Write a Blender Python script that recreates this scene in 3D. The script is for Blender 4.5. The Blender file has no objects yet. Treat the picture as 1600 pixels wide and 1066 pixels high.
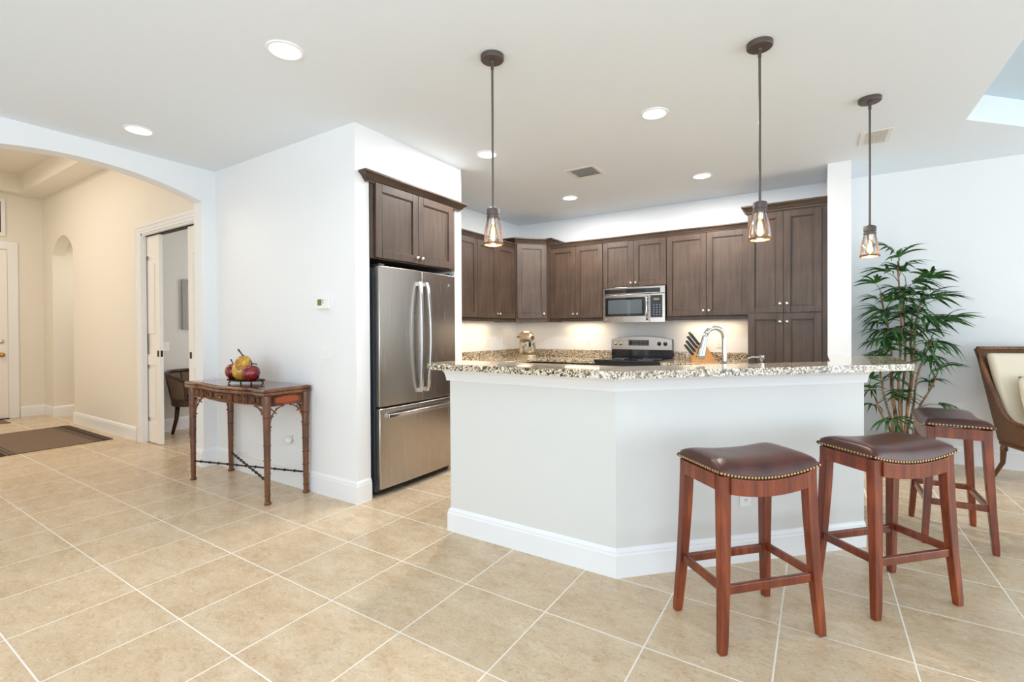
import bpy, bmesh, math, random
from math import sin, cos, pi, radians, sqrt, atan2
from mathutils import Vector, Matrix, Quaternion
from mathutils.geometry import tessellate_polygon
random.seed(7)
S = bpy.context.scene
COL = S.collection

# ------------------------------------------------------------------ camera
YAW, PITCH, ROLL = 0.5649, 0.0070, -0.0054
H = 1.2915
fwd = Vector((-sin(YAW)*cos(PITCH), cos(YAW)*cos(PITCH), -sin(PITCH)))
rt = Vector((cos(YAW), sin(YAW), 0)); up = rt.cross(fwd)
r2 = rt*cos(ROLL)+up*sin(ROLL); u2 = up*cos(ROLL)-rt*sin(ROLL)
cam = bpy.data.cameras.new('camera'); co = bpy.data.objects.new('camera', cam); COL.objects.link(co)
M = Matrix((r2, u2, -fwd)).transposed().to_4x4(); M.translation = (0, 0, H)
co.matrix_world = M
cam.sensor_width = 36; cam.sensor_fit = 'HORIZONTAL'; cam.lens = 744.1/1600*36
cam.shift_x = -(805.2-800)/1600; cam.shift_y = -(533-521.06)/1600
cam.clip_start = .05
S.camera = co
# ------------------------------------------------------------------ world, lights, exposure
S.view_settings.view_transform = 'Standard'; S.view_settings.look = 'None'
S.view_settings.gamma = 1; S.view_settings.use_curve_mapping = False
S.view_settings.exposure = 0.12
W = bpy.data.worlds.new('world'); S.world = W; W.use_nodes = True
bg = W.node_tree.nodes['Background']; bg.inputs[0].default_value = (.75, .87, 1, 1); bg.inputs[1].default_value = 1.0
S.cycles.use_denoising = True
S.cycles.max_bounces = 10; S.cycles.diffuse_bounces = 6; S.cycles.sample_clamp_indirect = 6
S.cycles.caustics_reflective = False; S.cycles.caustics_refractive = False

def area(name, loc, direction, sx, sy, power, col=(1, 1, 1), spread=None):
    l = bpy.data.lights.new(name, 'AREA'); l.shape = 'RECTANGLE'; l.size = sx; l.size_y = sy
    l.energy = power; l.color = col
    if spread: l.spread = spread
    o = bpy.data.objects.new(name, l); COL.objects.link(o); o.location = loc
    o.rotation_euler = Vector(direction).to_track_quat('-Z', 'Y').to_euler()
    return o
def point(name, loc, power, col=(1, 1, 1), r=.05):
    l = bpy.data.lights.new(name, 'POINT'); l.energy = power; l.color = col; l.shadow_soft_size = r
    o = bpy.data.objects.new(name, l); COL.objects.link(o); o.location = loc; return o
COOL = (.80, .90, 1); WARM = (1, .80, .55)
area('window_daylight', (0.2, -3.85, 1.45), (0, 1, 0.0), 7.5, 2.4, 38, COOL)
area('window_ceiling_fill', (0.2, -3.80, .9), (0, 1, .9), 7.5, 1.5, 110, COOL)  # second light at the window, added and tilted up to brighten the ceiling
area('side_window_daylight', (4.5, 0.3, 1.45), (-1, 0.0, 0.0), 6.5, 2.4, 40, COOL)
area('side_window_ceiling_fill', (4.45, 0.3, .9), (-1, 0.1, .8), 6.5, 1.5, 60, COOL)  # side window counterpart, an added fill aimed up at the ceiling
area('added_ceiling_uplight', (0.1, -1.2, 1.9), (-.05, .35, 1), 1.6, 1.6, 72, (.78, .88, 1))  # added unseen fill light pointing up to lift the ceiling, not a room lamp
area('dining_window_daylight', (4.5, 4.4, 1.5), (-1, -.1, 0.05), 2.0, 2.0, 48, (.86, .94, 1))
area('foyer_lamp', (-8.0, .9, 3.55), (0, 0, -1), 2.6, 1.0, 34, (1, .89, .76))
area('foyer_door_daylight', (-7.6, .0, 1.5), (0, 1, 0), 2.5, 2.2, 12, (1, .95, .88))
area('hall_ceiling_lamp', (-9.38, 3.3, 2.70), (0, 0, -1), .4, .4, 7, (1, .98, .92))
area('study_window_daylight', (-5.4, 4.9, 1.6), (-.5, -1, -.1), 1.6, 1.6, 30, (1, .97, .93))

# ------------------------------------------------------------------ materials
def mat(name, base=(.8, .8, .8), rough=.5, metal=0, spec=None, emit=None, estr=0):
    m = bpy.data.materials.new(name); m.use_nodes = True
    b = m.node_tree.nodes['Principled BSDF']
    b.inputs['Base Color'].default_value = (*base, 1); b.inputs['Roughness'].default_value = rough
    b.inputs['Metallic'].default_value = metal
    if spec is not None: b.inputs['Specular IOR Level'].default_value = spec
    if emit: b.inputs['Emission Color'].default_value = (*emit, 1); b.inputs['Emission Strength'].default_value = estr
    return m
class N:
    def __init__(s, m): s.t = m.node_tree; s.b = s.t.nodes['Principled BSDF']
    def n(s, typ, **kw):
        x = s.t.nodes.new(typ)
        for k, v in kw.items():
            if k.startswith('i_'): x.inputs[k[2:].replace('_', ' ')].default_value = v
            else: setattr(x, k, v)
        return x
    def l(s, a, b): s.t.links.new(a, b)
    def coords(s, scale=(1, 1, 1), rot=(0, 0, 0)):
        tc = s.n('ShaderNodeTexCoord'); mp = s.n('ShaderNodeMapping')
        mp.inputs['Scale'].default_value = scale; mp.inputs['Rotation'].default_value = rot
        s.l(tc.outputs['Object'], mp.inputs[0]); return mp.outputs[0]
    def noise(s, v, scale, detail=4, rough=.5, dist=0):
        x = s.n('ShaderNodeTexNoise'); x.inputs['Scale'].default_value = scale; x.inputs['Detail'].default_value = detail
        x.inputs['Roughness'].default_value = rough; x.inputs['Distortion'].default_value = dist
        s.l(v, x.inputs['Vector']); return x.outputs['Fac']
    def ramp(s, f, stops, interp='LINEAR'):
        x = s.n('ShaderNodeValToRGB'); x.color_ramp.interpolation = interp
        e = x.color_ramp.elements
        while len(e) < len(stops): e.new(.5)
        for k, (p, c) in enumerate(stops): e[k].position = p; e[k].color = (*c, 1) if len(c) == 3 else c
        s.l(f, x.inputs[0]); return x.outputs[0]
    def bump(s, h, strength, dist=.01):
        x = s.n('ShaderNodeBump'); x.inputs['Strength'].default_value = strength; x.inputs['Distance'].default_value = dist
        s.l(h, x.inputs['Height']); s.l(x.outputs[0], s.b.inputs['Normal'])
    def mix(s, f, a, b, mode='MIX'):
        x = s.n('ShaderNodeMix', data_type='RGBA', blend_type=mode)
        for sock, v in ((x.inputs[0], f), (x.inputs[6], a), (x.inputs[7], b)):
            if isinstance(v, bpy.types.NodeSocket): s.l(v, sock)
            elif isinstance(v, (int, float)): sock.default_value = v
            else: sock.default_value = (*v, 1)
        return x.outputs[2]
    def math(s, op, a, b=None, c=None):
        x = s.n('ShaderNodeMath', operation=op)
        for k, v in enumerate((a, b, c)):
            if v is None: continue
            if isinstance(v, (int, float)): x.inputs[k].default_value = v
            else: s.l(v, x.inputs[k])
        return x.outputs[0]
    def color(s, c): s.l(c, s.b.inputs['Base Color'])

def sr(r, g, b):
    f = lambda c: ((c/255+.055)/1.055)**2.4 if c > 10 else c/255/12.92
    return (f(r), f(g), f(b))

def paint(name, c, rough=.6, bs=.12, scale=90):
    m = mat(name, c, rough); n = N(m); v = n.coords()
    n.bump(n.noise(v, scale, 3, .6), bs, .003); return m
M_wall = paint('wall_paint', sr(238, 240, 241))
M_foyer = paint('foyer_warm_lit_paint', sr(234, 229, 219))  # wall paint made warmer: foyer's warm light put into the colour
M_study = paint('study_wall_paint', sr(214, 213, 210))
M_ceil = paint('ceiling_paint', sr(231, 238, 244), .7, .25, 60)  # blue tint in the colour offsets warm light bounced off the floor
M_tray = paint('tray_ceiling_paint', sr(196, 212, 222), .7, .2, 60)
M_bar = paint('bar_wall_paint', sr(222, 223, 220))
M_trim = mat('white_trim', sr(240, 242, 244), .32)
M_door = mat('white_door', sr(242, 240, 236), .35)
M_white = mat('white_plastic', sr(240, 240, 238), .35)
M_slot = mat('dark_slot', (.02, .02, .02), .6)

def floor_mat():
    T = .457; m = mat('floor_tile', rough=.3); n = N(m)
    tc = n.n('ShaderNodeTexCoord'); sp = n.n('ShaderNodeSeparateXYZ'); n.l(tc.outputs['Object'], sp.inputs[0])
    u = n.math('DIVIDE', n.math('ADD', sp.outputs[0], -.3175+T*40), T)
    v = n.math('DIVIDE', n.math('ADD', sp.outputs[1], -.0745+T*40), T)
    def d(a):
        f = n.math('FRACT', a); return n.math('MINIMUM', f, n.math('SUBTRACT', 1.0, f))
    dd = n.math('MINIMUM', d(u), d(v))
    g = n.math('LESS_THAN', dd, .0068)
    cb = n.n('ShaderNodeCombineXYZ'); n.l(n.math('FLOOR', u), cb.inputs[0]); n.l(n.math('FLOOR', v), cb.inputs[1])
    wn = n.n('ShaderNodeTexWhiteNoise', noise_dimensions='3D'); n.l(cb.outputs[0], wn.inputs['Vector'])
    off = n.n('ShaderNodeVectorMath', operation='SCALE'); n.l(wn.outputs['Color'], off.inputs[0]); off.inputs['Scale'].default_value = 9
    ad = n.n('ShaderNodeVectorMath', operation='ADD'); n.l(tc.outputs['Object'], ad.inputs[0]); n.l(off.outputs[0], ad.inputs[1])
    mp = n.n('ShaderNodeMapping'); mp.inputs['Scale'].default_value = (1, 1.7, 1); n.l(ad.outputs[0], mp.inputs[0]); vec = mp.outputs[0]
    a = n.noise(vec, 5, 8, .68, .6); b = n.noise(vec, 30, 8, .75, 1.4)
    c1 = n.ramp(a, [(.32, sr(200, 174, 142)), (.5, sr(211, 189, 158)), (.68, sr(221, 203, 176))])
    c2 = n.ramp(b, [(.40, sr(178, 148, 112)), (.49, (1, 1, 1)), (1, (1, 1, 1))])
    c = n.mix(.30, c1, c2, 'MULTIPLY')
    tint = n.ramp(wn.outputs['Value'], [(0, (.96, .95, .94)), (1, (1, 1, 1))])
    c = n.mix(1.0, c, tint, 'MULTIPLY')
    c = n.mix(g, c, sr(236, 231, 220)); n.color(c)
    r = n.math('ADD', n.math('MULTIPLY', g, .4), n.math('MULTIPLY_ADD', b, .14, .19)); n.l(r, n.b.inputs['Roughness'])
    h = n.math('SUBTRACT', n.math('MULTIPLY', b, .12), g); n.bump(h, .25, .003)
    return m
M_floor = floor_mat()

def wood(name, dark, mid, light, rough=.4, scale=(1, 1, 1), gs=18, coat=0, axis='z'):
    m = mat(name, mid, rough); n = N(m)
    sc = {'z': (1, 1, .07), 'x': (.07, 1, 1), 'y': (1, .07, 1)}[axis]
    v = n.coords(sc); v2 = n.coords()
    a = n.noise(v, gs*2.2, 6, .65, .3); b = n.noise(v2, 3.5, 3, .5)
    f = n.math('MULTIPLY_ADD', b, .45, n.math('MULTIPLY', a, .62))
    n.color(n.ramp(f, [(.36, dark), (.52, mid), (.68, light)]))
    n.bump(a, .06, .002)
    if coat: n.b.inputs['Coat Weight'].default_value = coat; n.b.inputs['Coat Roughness'].default_value = .15
    return m
M_cab = wood('taupe_stained_wood', sr(57, 43, 34), sr(72, 56, 45), sr(86, 68, 55), .45)
M_cabx = wood('taupe_stained_moulding', sr(56, 43, 35), sr(71, 56, 46), sr(86, 69, 57), .42, axis='x')
M_stool = wood('cherry_stained_wood', sr(72, 26, 9), sr(116, 47, 18), sr(158, 74, 32), .32, coat=.25)
M_table = wood('honey_mahogany', sr(54, 28, 14), sr(98, 56, 29), sr(144, 90, 50), .3, coat=.4)
M_ttop = wood('polished_table_top', sr(62, 26, 18), sr(92, 42, 28), sr(120, 60, 40), .16, axis='x', coat=.6)
M_tdark = wood('dark_carved_mahogany', sr(46, 20, 12), sr(82, 40, 24), sr(120, 68, 42), .35)
M_inlay = mat('red_brown_inlay', sr(168, 74, 34), .3)
M_block = wood('light_wood_block', sr(176, 120, 66), sr(200, 144, 84), sr(216, 164, 104), .4)
M_dark = wood('dark_walnut', sr(40, 22, 16), sr(58, 34, 26), sr(78, 50, 38), .35)
M_rattan = wood('brown_rattan_pole', sr(62, 38, 22), sr(98, 62, 36), sr(138, 92, 56), .38)

def granite():
    m = mat('speckled_granite', rough=.09); n = N(m); v = n.coords()
    vo = n.n('ShaderNodeTexVoronoi'); vo.inputs['Scale'].default_value = 150; n.l(v, vo.inputs['Vector'])
    vb = n.n('ShaderNodeTexVoronoi'); vb.inputs['Scale'].default_value = 95; n.l(v, vb.inputs['Vector'])
    s1 = n.n('ShaderNodeSeparateColor'); n.l(vo.outputs['Color'], s1.inputs[0])
    s2 = n.n('ShaderNodeSeparateColor'); n.l(vb.outputs['Color'], s2.inputs[0])
    c = n.ramp(s1.outputs[0], [(0, sr(222, 212, 190)), (.28, sr(190, 172, 140)), (.50, sr(152, 128, 92)), (.66, sr(112, 88, 58)), (.80, sr(232, 226, 212)), (.91, sr(74, 62, 50))], 'CONSTANT')
    c2 = n.ramp(s2.outputs[1], [(0, (0, 0, 0)), (.76, (.75, .75, .75)), (.86, (1, 1, 1))], 'CONSTANT')
    ns = n.noise(v, 30, 3, .6)
    f = n.math('MULTIPLY', c2, n.math('GREATER_THAN', ns, .45))
    n.color(n.mix(f, c, sr(52, 46, 42)))
    n.b.inputs['Coat Weight'].default_value = .4; n.b.inputs['Coat Roughness'].default_value = .03
    return m
M_gran = granite()

def steel(name, c, rough, axis='z', amt=.12):
    m = mat(name, c, rough, 1); n = N(m)
    sc = {'z': (60, 60, .8), 'y': (60, .8, 60), 'x': (.8, 60, 60)}[axis]
    a = n.noise(n.coords(sc), 4, 3, .6)
    n.l(n.math('MULTIPLY_ADD', a, amt, rough-amt/2), n.b.inputs['Roughness'])
    n.color(n.ramp(a, [(.3, tuple(x*.88 for x in c)), (.7, tuple(min(1, x*1.08) for x in c))]))
    n.b.inputs['Anisotropic'].default_value = .4
    return m
M_steel = steel('brushed_stainless', (.50, .46, .42), .25)
M_steelx = steel('brushed_stainless_panel', (.50, .45, .40), .26, 'x')
M_handle = mat('satin_metal_handle', (.66, .66, .66), .24, 1)
M_chrome = mat('polished_chrome', (.60, .60, .59), .10, 1)
M_nickel = mat('satin_nickel', (.72, .68, .62), .25, 1)
M_fside = mat('fridge_side_grey', sr(72, 80, 88), .45, .2)
M_black = mat('black_gloss', (.012, .012, .014), .08)
M_blackp = mat('black_plastic', (.02, .02, .02), .4)
M_bronze = mat('oil_bronze_metal', sr(96, 86, 82), .45, .5)
M_copper = mat('copper_rim', sr(126, 92, 76), .4, .5)
M_brass = mat('brass', sr(190, 148, 78), .28, 1)
M_nail = mat('antique_brass_nail', sr(196, 164, 112), .3, 1)
M_iron = mat('dark_iron', sr(44, 36, 30), .45, .5)
M_champ = mat('champagne_metal', sr(200, 180, 150), .25, .5)
M_pil = mat('cream_fabric', sr(222, 212, 190), .9)
M_leaf = mat('palm_leaf', sr(44, 92, 44), .5, 0, .3); _n = N(M_leaf)
_n.color(_n.ramp(_n.noise(_n.coords(), 14, 3), [(.35, sr(22, 54, 28)), (.65, sr(68, 112, 54))]))
M_cane = mat('palm_cane', sr(140, 104, 70), .7); _n = N(M_cane)
_n.color(_n.ramp(_n.noise(_n.coords((1, 1, .35)), 45, 4), [(.35, sr(92, 60, 40)), (.62, sr(176, 140, 100))]))
M_pot = mat('dark_pot', sr(58, 44, 36), .5)
M_soil = mat('soil', sr(48, 36, 28), .95)
def leather():
    m = mat('oxblood_leather', sr(78, 38, 32), .3); n = N(m); v = n.coords()
    a = n.noise(v, 7, 5, .6, .5); b = n.n('ShaderNodeTexVoronoi'); b.inputs['Scale'].default_value = 260; n.l(v, b.inputs['Vector'])
    n.color(n.ramp(a, [(.35, sr(62, 30, 25)), (.58, sr(80, 41, 33)), (.8, sr(100, 56, 42))]))
    n.bump(b.outputs['Distance'], .15, .001); n.l(n.math('MULTIPLY_ADD', a, .25, .2), n.b.inputs['Roughness'])
    return m
M_leather = leather()
def weave(name, a, b, scale=110, rough=.5):
    m = mat(name, a, rough); n = N(m)
    tc = n.n('ShaderNodeTexCoord'); 
    w1 = n.n('ShaderNodeTexWave', wave_type='BANDS', bands_direction='DIAGONAL'); w1.inputs['Scale'].default_value = scale/6
    mp = n.n('ShaderNodeMapping'); mp.inputs['Scale'].default_value = (1, 1, -1); n.l(tc.outputs['Object'], mp.inputs[0]); n.l(mp.outputs[0], w1.inputs['Vector'])
    w2 = n.n('ShaderNodeTexWave', wave_type='BANDS', bands_direction='DIAGONAL'); w2.inputs['Scale'].default_value = scale/6; n.l(tc.outputs['Object'], w2.inputs['Vector'])
    f = n.math('MAXIMUM', w1.outputs['Fac'], w2.outputs['Fac'])
    n.color(n.ramp(f, [(.45, a), (.9, b)])); n.bump(f, .6, .004); return m
M_weave = weave('woven_rattan', sr(44, 28, 18), sr(122, 84, 52), 190)
def rugm():
    m = mat('rug_fabric', sr(120, 100, 84), .95); n = N(m)
    tc = n.n('ShaderNodeTexCoord'); sp = n.n('ShaderNodeSeparateXYZ'); n.l(tc.outputs['Object'], sp.inputs[0])
    a = n.noise(n.coords(), 160, 2); base = n.ramp(a, [(.3, sr(98, 80, 66)), (.7, sr(142, 120, 102))])
    e = n.math('SUBTRACT', .5, n.math('ABSOLUTE', sp.outputs[1]))      # distance from the striped ends
    k = n.ramp(e, [(0, (.42,)*3), (.065, (.12,)*3), (.10, (.9,)*3), (.118, (.25,)*3), (.135, (.85,)*3), (.16, (.25,)*3), (.168, (1,)*3)], 'CONSTANT')
    n.color(n.mix(1, base, k, 'MULTIPLY')); n.bump(a, .5, .003); return m
M_rug = rugm()
def fruit(name, a, b, c, sc=9):
    m = mat(name, b, .22, .25); n = N(m); x = n.noise(n.coords(), sc, 5, .65, .6)
    n.color(n.ramp(x, [(.36, a), (.52, b), (.66, c)])); n.b.inputs['Coat Weight'].default_value = .6; return m
M_pear = fruit('gilt_pear', sr(112, 62, 14), sr(196, 142, 36), sr(228, 188, 74), 16)
M_apple = fruit('red_lacquer', sr(60, 8, 12), sr(132, 22, 26), sr(176, 52, 44), 14)
M_disp = mat('display_green', sr(96, 104, 44), .3, emit=sr(120, 130, 40), estr=.15)
def glassm(name, tint, base=.06):
    m = bpy.data.materials.new(name); m.use_nodes = True; t = m.node_tree; t.nodes.clear()
    o = t.nodes.new('ShaderNodeOutputMaterial'); mx = t.nodes.new('ShaderNodeMixShader')
    tr = t.nodes.new('ShaderNodeBsdfTransparent'); tr.inputs[0].default_value = (*tint, 1)
    gl = t.nodes.new('ShaderNodeBsdfGlossy'); gl.inputs['Roughness'].default_value = .03
    lw = t.nodes.new('ShaderNodeLayerWeight'); lw.inputs[0].default_value = .35
    ma = t.nodes.new('ShaderNodeMath'); ma.operation = 'MULTIPLY_ADD'; ma.inputs[1].default_value = .6; ma.inputs[2].default_value = base
    t.links.new(lw.outputs['Fresnel'], ma.inputs[0]); t.links.new(ma.outputs[0], mx.inputs[0])
    t.links.new(tr.outputs[0], mx.inputs[1]); t.links.new(gl.outputs[0], mx.inputs[2]); t.links.new(mx.outputs[0], o.inputs[0]); return m
M_glass = glassm('clear_glass', (.97, .96, .94)); M_bulbg = glassm('amber_bulb_glass', (1, .86, .62), .05)
M_pane = glassm('window_glass', (.97, .98, .98))
M_fil = mat('glowing_filament', (1, .8, .4), .5, emit=(1, .62, .25), estr=42)
M_lens = mat('recessed_lens', (1, 1, 1), .5, emit=(1, .96, .90), estr=2.2)

# ------------------------------------------------------------------ mesh helpers
class B:
    def __init__(s): s.bm = bmesh.new()
    def box(s, a, b, M=None):
        x0, y0, z0 = a; x1, y1, z1 = b
        v = [s.bm.verts.new(p) for p in ((x0,y0,z0),(x1,y0,z0),(x1,y1,z0),(x0,y1,z0),(x0,y0,z1),(x1,y0,z1),(x1,y1,z1),(x0,y1,z1))]
        if M: 
            for q in v: q.co = M @ q.co
        for f in ((3,2,1,0),(4,5,6,7),(0,1,5,4),(1,2,6,5),(2,3,7,6),(3,0,4,7)): s.bm.faces.new([v[i] for i in f])
        return s
    def hexa(s, bot, top):
        v = [s.bm.verts.new(p) for p in list(bot)+list(top)]
        for f in ((3,2,1,0),(4,5,6,7),(0,1,5,4),(1,2,6,5),(2,3,7,6),(3,0,4,7)): s.bm.faces.new([v[i] for i in f])
        return s
    def prism(s, pts, z0, z1, holes=(), fm=None):
        """extrude a 2-D polygon (with holes); fm maps (u,v,t) to xyz"""
        fm = fm or (lambda u, v, t: (u, v, t))
        loops = [list(pts)]+[list(h) for h in holes]
        t = bmesh.new(); V = []; 
        for lp in loops:
            v = [t.verts.new((p[0], p[1], 0)) for p in lp]; V += v
            for a, b in zip(v, v[1:]+v[:1]): t.edges.new((a, b))
        t.verts.index_update()
        bmesh.ops.triangle_fill(t, use_beauty=True, use_dissolve=False, edges=t.edges[:], normal=(0, 0, 1))
        t.verts.index_update()
        flat = [(v.co.x, v.co.y) for v in t.verts]; tris = [[v.index for v in f.verts] for f in t.faces]
        t.free()
        lo = [s.bm.verts.new(fm(p[0], p[1], z0)) for p in flat]; hi = [s.bm.verts.new(fm(p[0], p[1], z1)) for p in flat]
        for q in tris:
            s.bm.faces.new([lo[i] for i in q]); s.bm.faces.new([hi[i] for i in reversed(q)])
        k = 0
        for lp in loops:
            n = len(lp)
            for i in range(n):
                a, b = k+i, k+(i+1) % n
                s.bm.faces.new([lo[a], lo[b], hi[b], hi[a]])
            k += n
        return s
    def rings(s, rs, cap=True, closed=True):
        vs = [[s.bm.verts.new(p) for p in r] for r in rs]; n = len(rs[0])
        for a, b in zip(vs, vs[1:]):
            for i in range(n if closed else n-1): s.bm.faces.new([a[i], a[(i+1) % n], b[(i+1) % n], b[i]])
        if cap and closed:
            s.bm.faces.new(list(reversed(vs[0]))); s.bm.faces.new(vs[-1])
        return s
    def lathe(s, prof, c=(0, 0, 0), seg=20, cap=True, M=None):
        rs = []
        for r, z in prof:
            ring = [Vector((max(r, 1e-4)*cos(2*pi*i/seg), max(r, 1e-4)*sin(2*pi*i/seg), z)) for i in range(seg)]
            if M: ring = [M @ q for q in ring]
            rs.append([q+Vector(c) for q in ring])
        return s.rings(rs, cap)
    def cyl(s, p0, p1, r, r1=None, seg=14):
        p0, p1 = Vector(p0), Vector(p1); d = p1-p0; q = d.to_track_quat('Z', 'Y').to_matrix()
        r1 = r if r1 is None else r1
        rs = [[p+q @ Vector((R*cos(2*pi*i/seg), R*sin(2*pi*i/seg), 0)) for i in range(seg)] for p, R in ((p0, r), (p1, r1))]
        return s.rings(rs)
    def tube(s, pts, r, seg=10, closed=False):
        pts = [Vector(p) for p in pts]; n = len(pts)
        R = r if hasattr(r, '__len__') else [r]*n
        rs = []; up = None
        for i, p in enumerate(pts):
            d = (pts[min(i+1, n-1)]-pts[max(i-1, 0)]).normalized() if not closed else (pts[(i+1) % n]-pts[i-1]).normalized()
            if up is None: up = d.orthogonal().normalized()
            up = (up-d*up.dot(d)).normalized(); w = d.cross(up)
            rs.append([p+up*R[i]*cos(2*pi*k/seg)+w*R[i]*sin(2*pi*k/seg) for k in range(seg)])
        if closed: rs.append(rs[0]); return s.rings(rs, cap=False)
        return s.rings(rs)
    def sweep(s, prof, path, closed=False):
        """profile [(out,z)] swept along plan path [(x,y)], out = to the right of travel, mitred"""
        n = len(path); rs = []
        for i in range(n):
            p = Vector((*path[i], 0))
            def nrm(a, b): d = Vector((path[b][0]-path[a][0], path[b][1]-path[a][1], 0)).normalized(); return Vector((d.y, -d.x, 0))
            if closed or 0 < i < n-1:
                a = nrm((i-1) % n, i); b = nrm(i, (i+1) % n); m = (a+b).normalized(); m = m/max(.2, m.dot(a))
            elif i == 0: m = nrm(0, 1)
            else: m = nrm(n-2, n-1)
            rs.append([p+m*o+Vector((0, 0, z)) for o, z in prof])
        if closed: rs.append(rs[0])
        return s.rings(rs, cap=not closed)
    def ball(s, c, r, seg=16, rg=10, sc=(1, 1, 1)):
        prof = [(r*sin(pi*i/rg), -r*cos(pi*i/rg)) for i in range(rg+1)]
        return s.lathe(prof, c, seg, True, Matrix.Diagonal(Vector(sc)))
    def surf(s, f, nu, nv, thick=0):
        g = [[s.bm.verts.new(f(i/nu, j/nv)) for j in range(nv+1)] for i in range(nu+1)]
        for i in range(nu):
            for j in range(nv): s.bm.faces.new([g[i][j], g[i+1][j], g[i+1][j+1], g[i][j+1]])
        return s

def obj(name, b, m, parent=None, smooth=False, bevel=0, loc=None, rotz=None, solid=0, sub=0, seg=2):
    bmesh.ops.remove_doubles(b.bm, verts=b.bm.verts, dist=1e-6)
    bmesh.ops.recalc_face_normals(b.bm, faces=b.bm.faces)
    me = bpy.data.meshes.new(name); b.bm.to_mesh(me); b.bm.free()
    o = bpy.data.objects.new(name, me); COL.objects.link(o); me.materials.append(m)
    if parent: o.parent = parent
    if loc is not None: o.location = loc
    if rotz is not None: o.rotation_euler = (0, 0, rotz)
    if smooth:
        for p in me.polygons: p.use_smooth = True
        if smooth == 'auto':
            bm = bmesh.new(); bm.from_mesh(me)
            for e in bm.edges:
                if len(e.link_faces) == 2 and e.calc_face_angle() > radians(35): e.smooth = False
            bm.to_mesh(me); bm.free()
    if solid: md = o.modifiers.new('solid', 'SOLIDIFY'); md.thickness = solid; md.offset = 0
    if sub: md = o.modifiers.new('sub', 'SUBSURF'); md.levels = sub; md.render_levels = sub
    if bevel: md = o.modifiers.new('bevel', 'BEVEL'); md.width = bevel; md.segments = seg; md.limit_method = 'ANGLE'; md.angle_limit = radians(40)
    return o
def tag(o, label, cat, group=None):
    o['label'] = label; o['category'] = cat
    if group: o['group'] = group
    return o
def thing(name, label, cat, loc=(0, 0, 0), rotz=0, group=None):
    o = bpy.data.objects.new(name, None); COL.objects.link(o); o.location = loc; o.rotation_euler = (0, 0, rotz)
    o.empty_display_size = .1
    return tag(o, label, cat, group)
def struct(name, b, m, parent=None, **kw):
    o = obj(name, b, m, parent, **kw)
    if not parent: o['kind'] = 'structure'
    return o
def copy_tree(o, parent=None):
    c = o.copy(); COL.objects.link(c)
    if parent: c.parent = parent
    for ch in [x for x in list(bpy.data.objects) if x.parent == o]: copy_tree(ch, c)
    return c

ZC = 2.844; YB = 6.055; XK = -3.77; XF = -2.90; YC = 2.36; XA = -4.95; ZF = 3.385; YS = -4.0; XE = 4.6
def arc_pts(x0, x1, zs, za, n=24):
    """segmental arch points from (x0,zs) over (mid,za) to (x1,zs)"""
    h = za-zs; w = (x1-x0)/2; R = (w*w+h*h)/(2*h); cx = (x0+x1)/2; cz = za-R; a = math.asin(min(1, w/R)) if h <= w else pi-math.asin(w/R)
    return [(cx+R*sin(-a+2*a*i/n), cz+R*cos(-a+2*a*i/n)) for i in range(n+1)]

# ------------------------------------------------------------------ setting
struct('floor', B().box((-10.5, YS-.2, -.1), (XE+.2, YB+.2, 0)), M_floor)
tr = [(.94, 1.2), (1.4, .74), (3.2, .74), (3.66, 1.2), (3.66, 4.82), (3.2, 5.28), (1.4, 5.28), (.94, 4.82)]
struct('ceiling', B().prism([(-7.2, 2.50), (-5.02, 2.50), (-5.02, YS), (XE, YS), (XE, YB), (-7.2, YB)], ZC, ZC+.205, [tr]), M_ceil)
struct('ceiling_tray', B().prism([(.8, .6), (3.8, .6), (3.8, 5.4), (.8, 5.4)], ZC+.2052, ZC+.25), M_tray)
ft = [(-10.09, .15), (-5.5, .15), (-5.5, 2.083), (-10.09, 2.083)]
struct('ceiling_foyer', B().prism([(-10.4, -.15), (-5.02, -.15), (-5.02, 2.42), (-10.4, 2.42)], ZF, ZF+.27, [ft]), M_foyer)
struct('ceiling_foyer_tray', B().box((-10.2, 0, ZF+.2702), (-5.4, 2.2, ZF+.3)), M_foyer)
struct('wall_back', B().box((XK-.1, YB, 0), (XE, YB+.12, ZC)), M_wall)
struct('wall_left', B().box((XK-.13, 2.49, 0), (XK, YB, ZC)), M_wall)
struct('wall_console', B().box((-5.1, YC, 0), (XF, 2.49, ZC)), M_wall)
struct('wall_fridge', B().box((XK, 2.49, 2.46), (XF, 3.505, ZC)).box((XK, 3.505, 0), (XF, 3.61, ZC)), M_wall)
struct('wall_stub', B().box((.084, 5.39, 0), (.268, YB, ZC)), M_wall)
# arch wall: opening from the living room to the foyer
ap = arc_pts(.48, 2.24, 2.533, 2.69)
struct('wall_arch', B().prism([(YS, 0), (.48, 0)]+ap+[(2.24, 0), (2.36, 0), (2.36, ZF), (YS, ZF)], -5.1, XA, fm=lambda u, v, t: (t, u, v)), M_wall)
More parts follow.
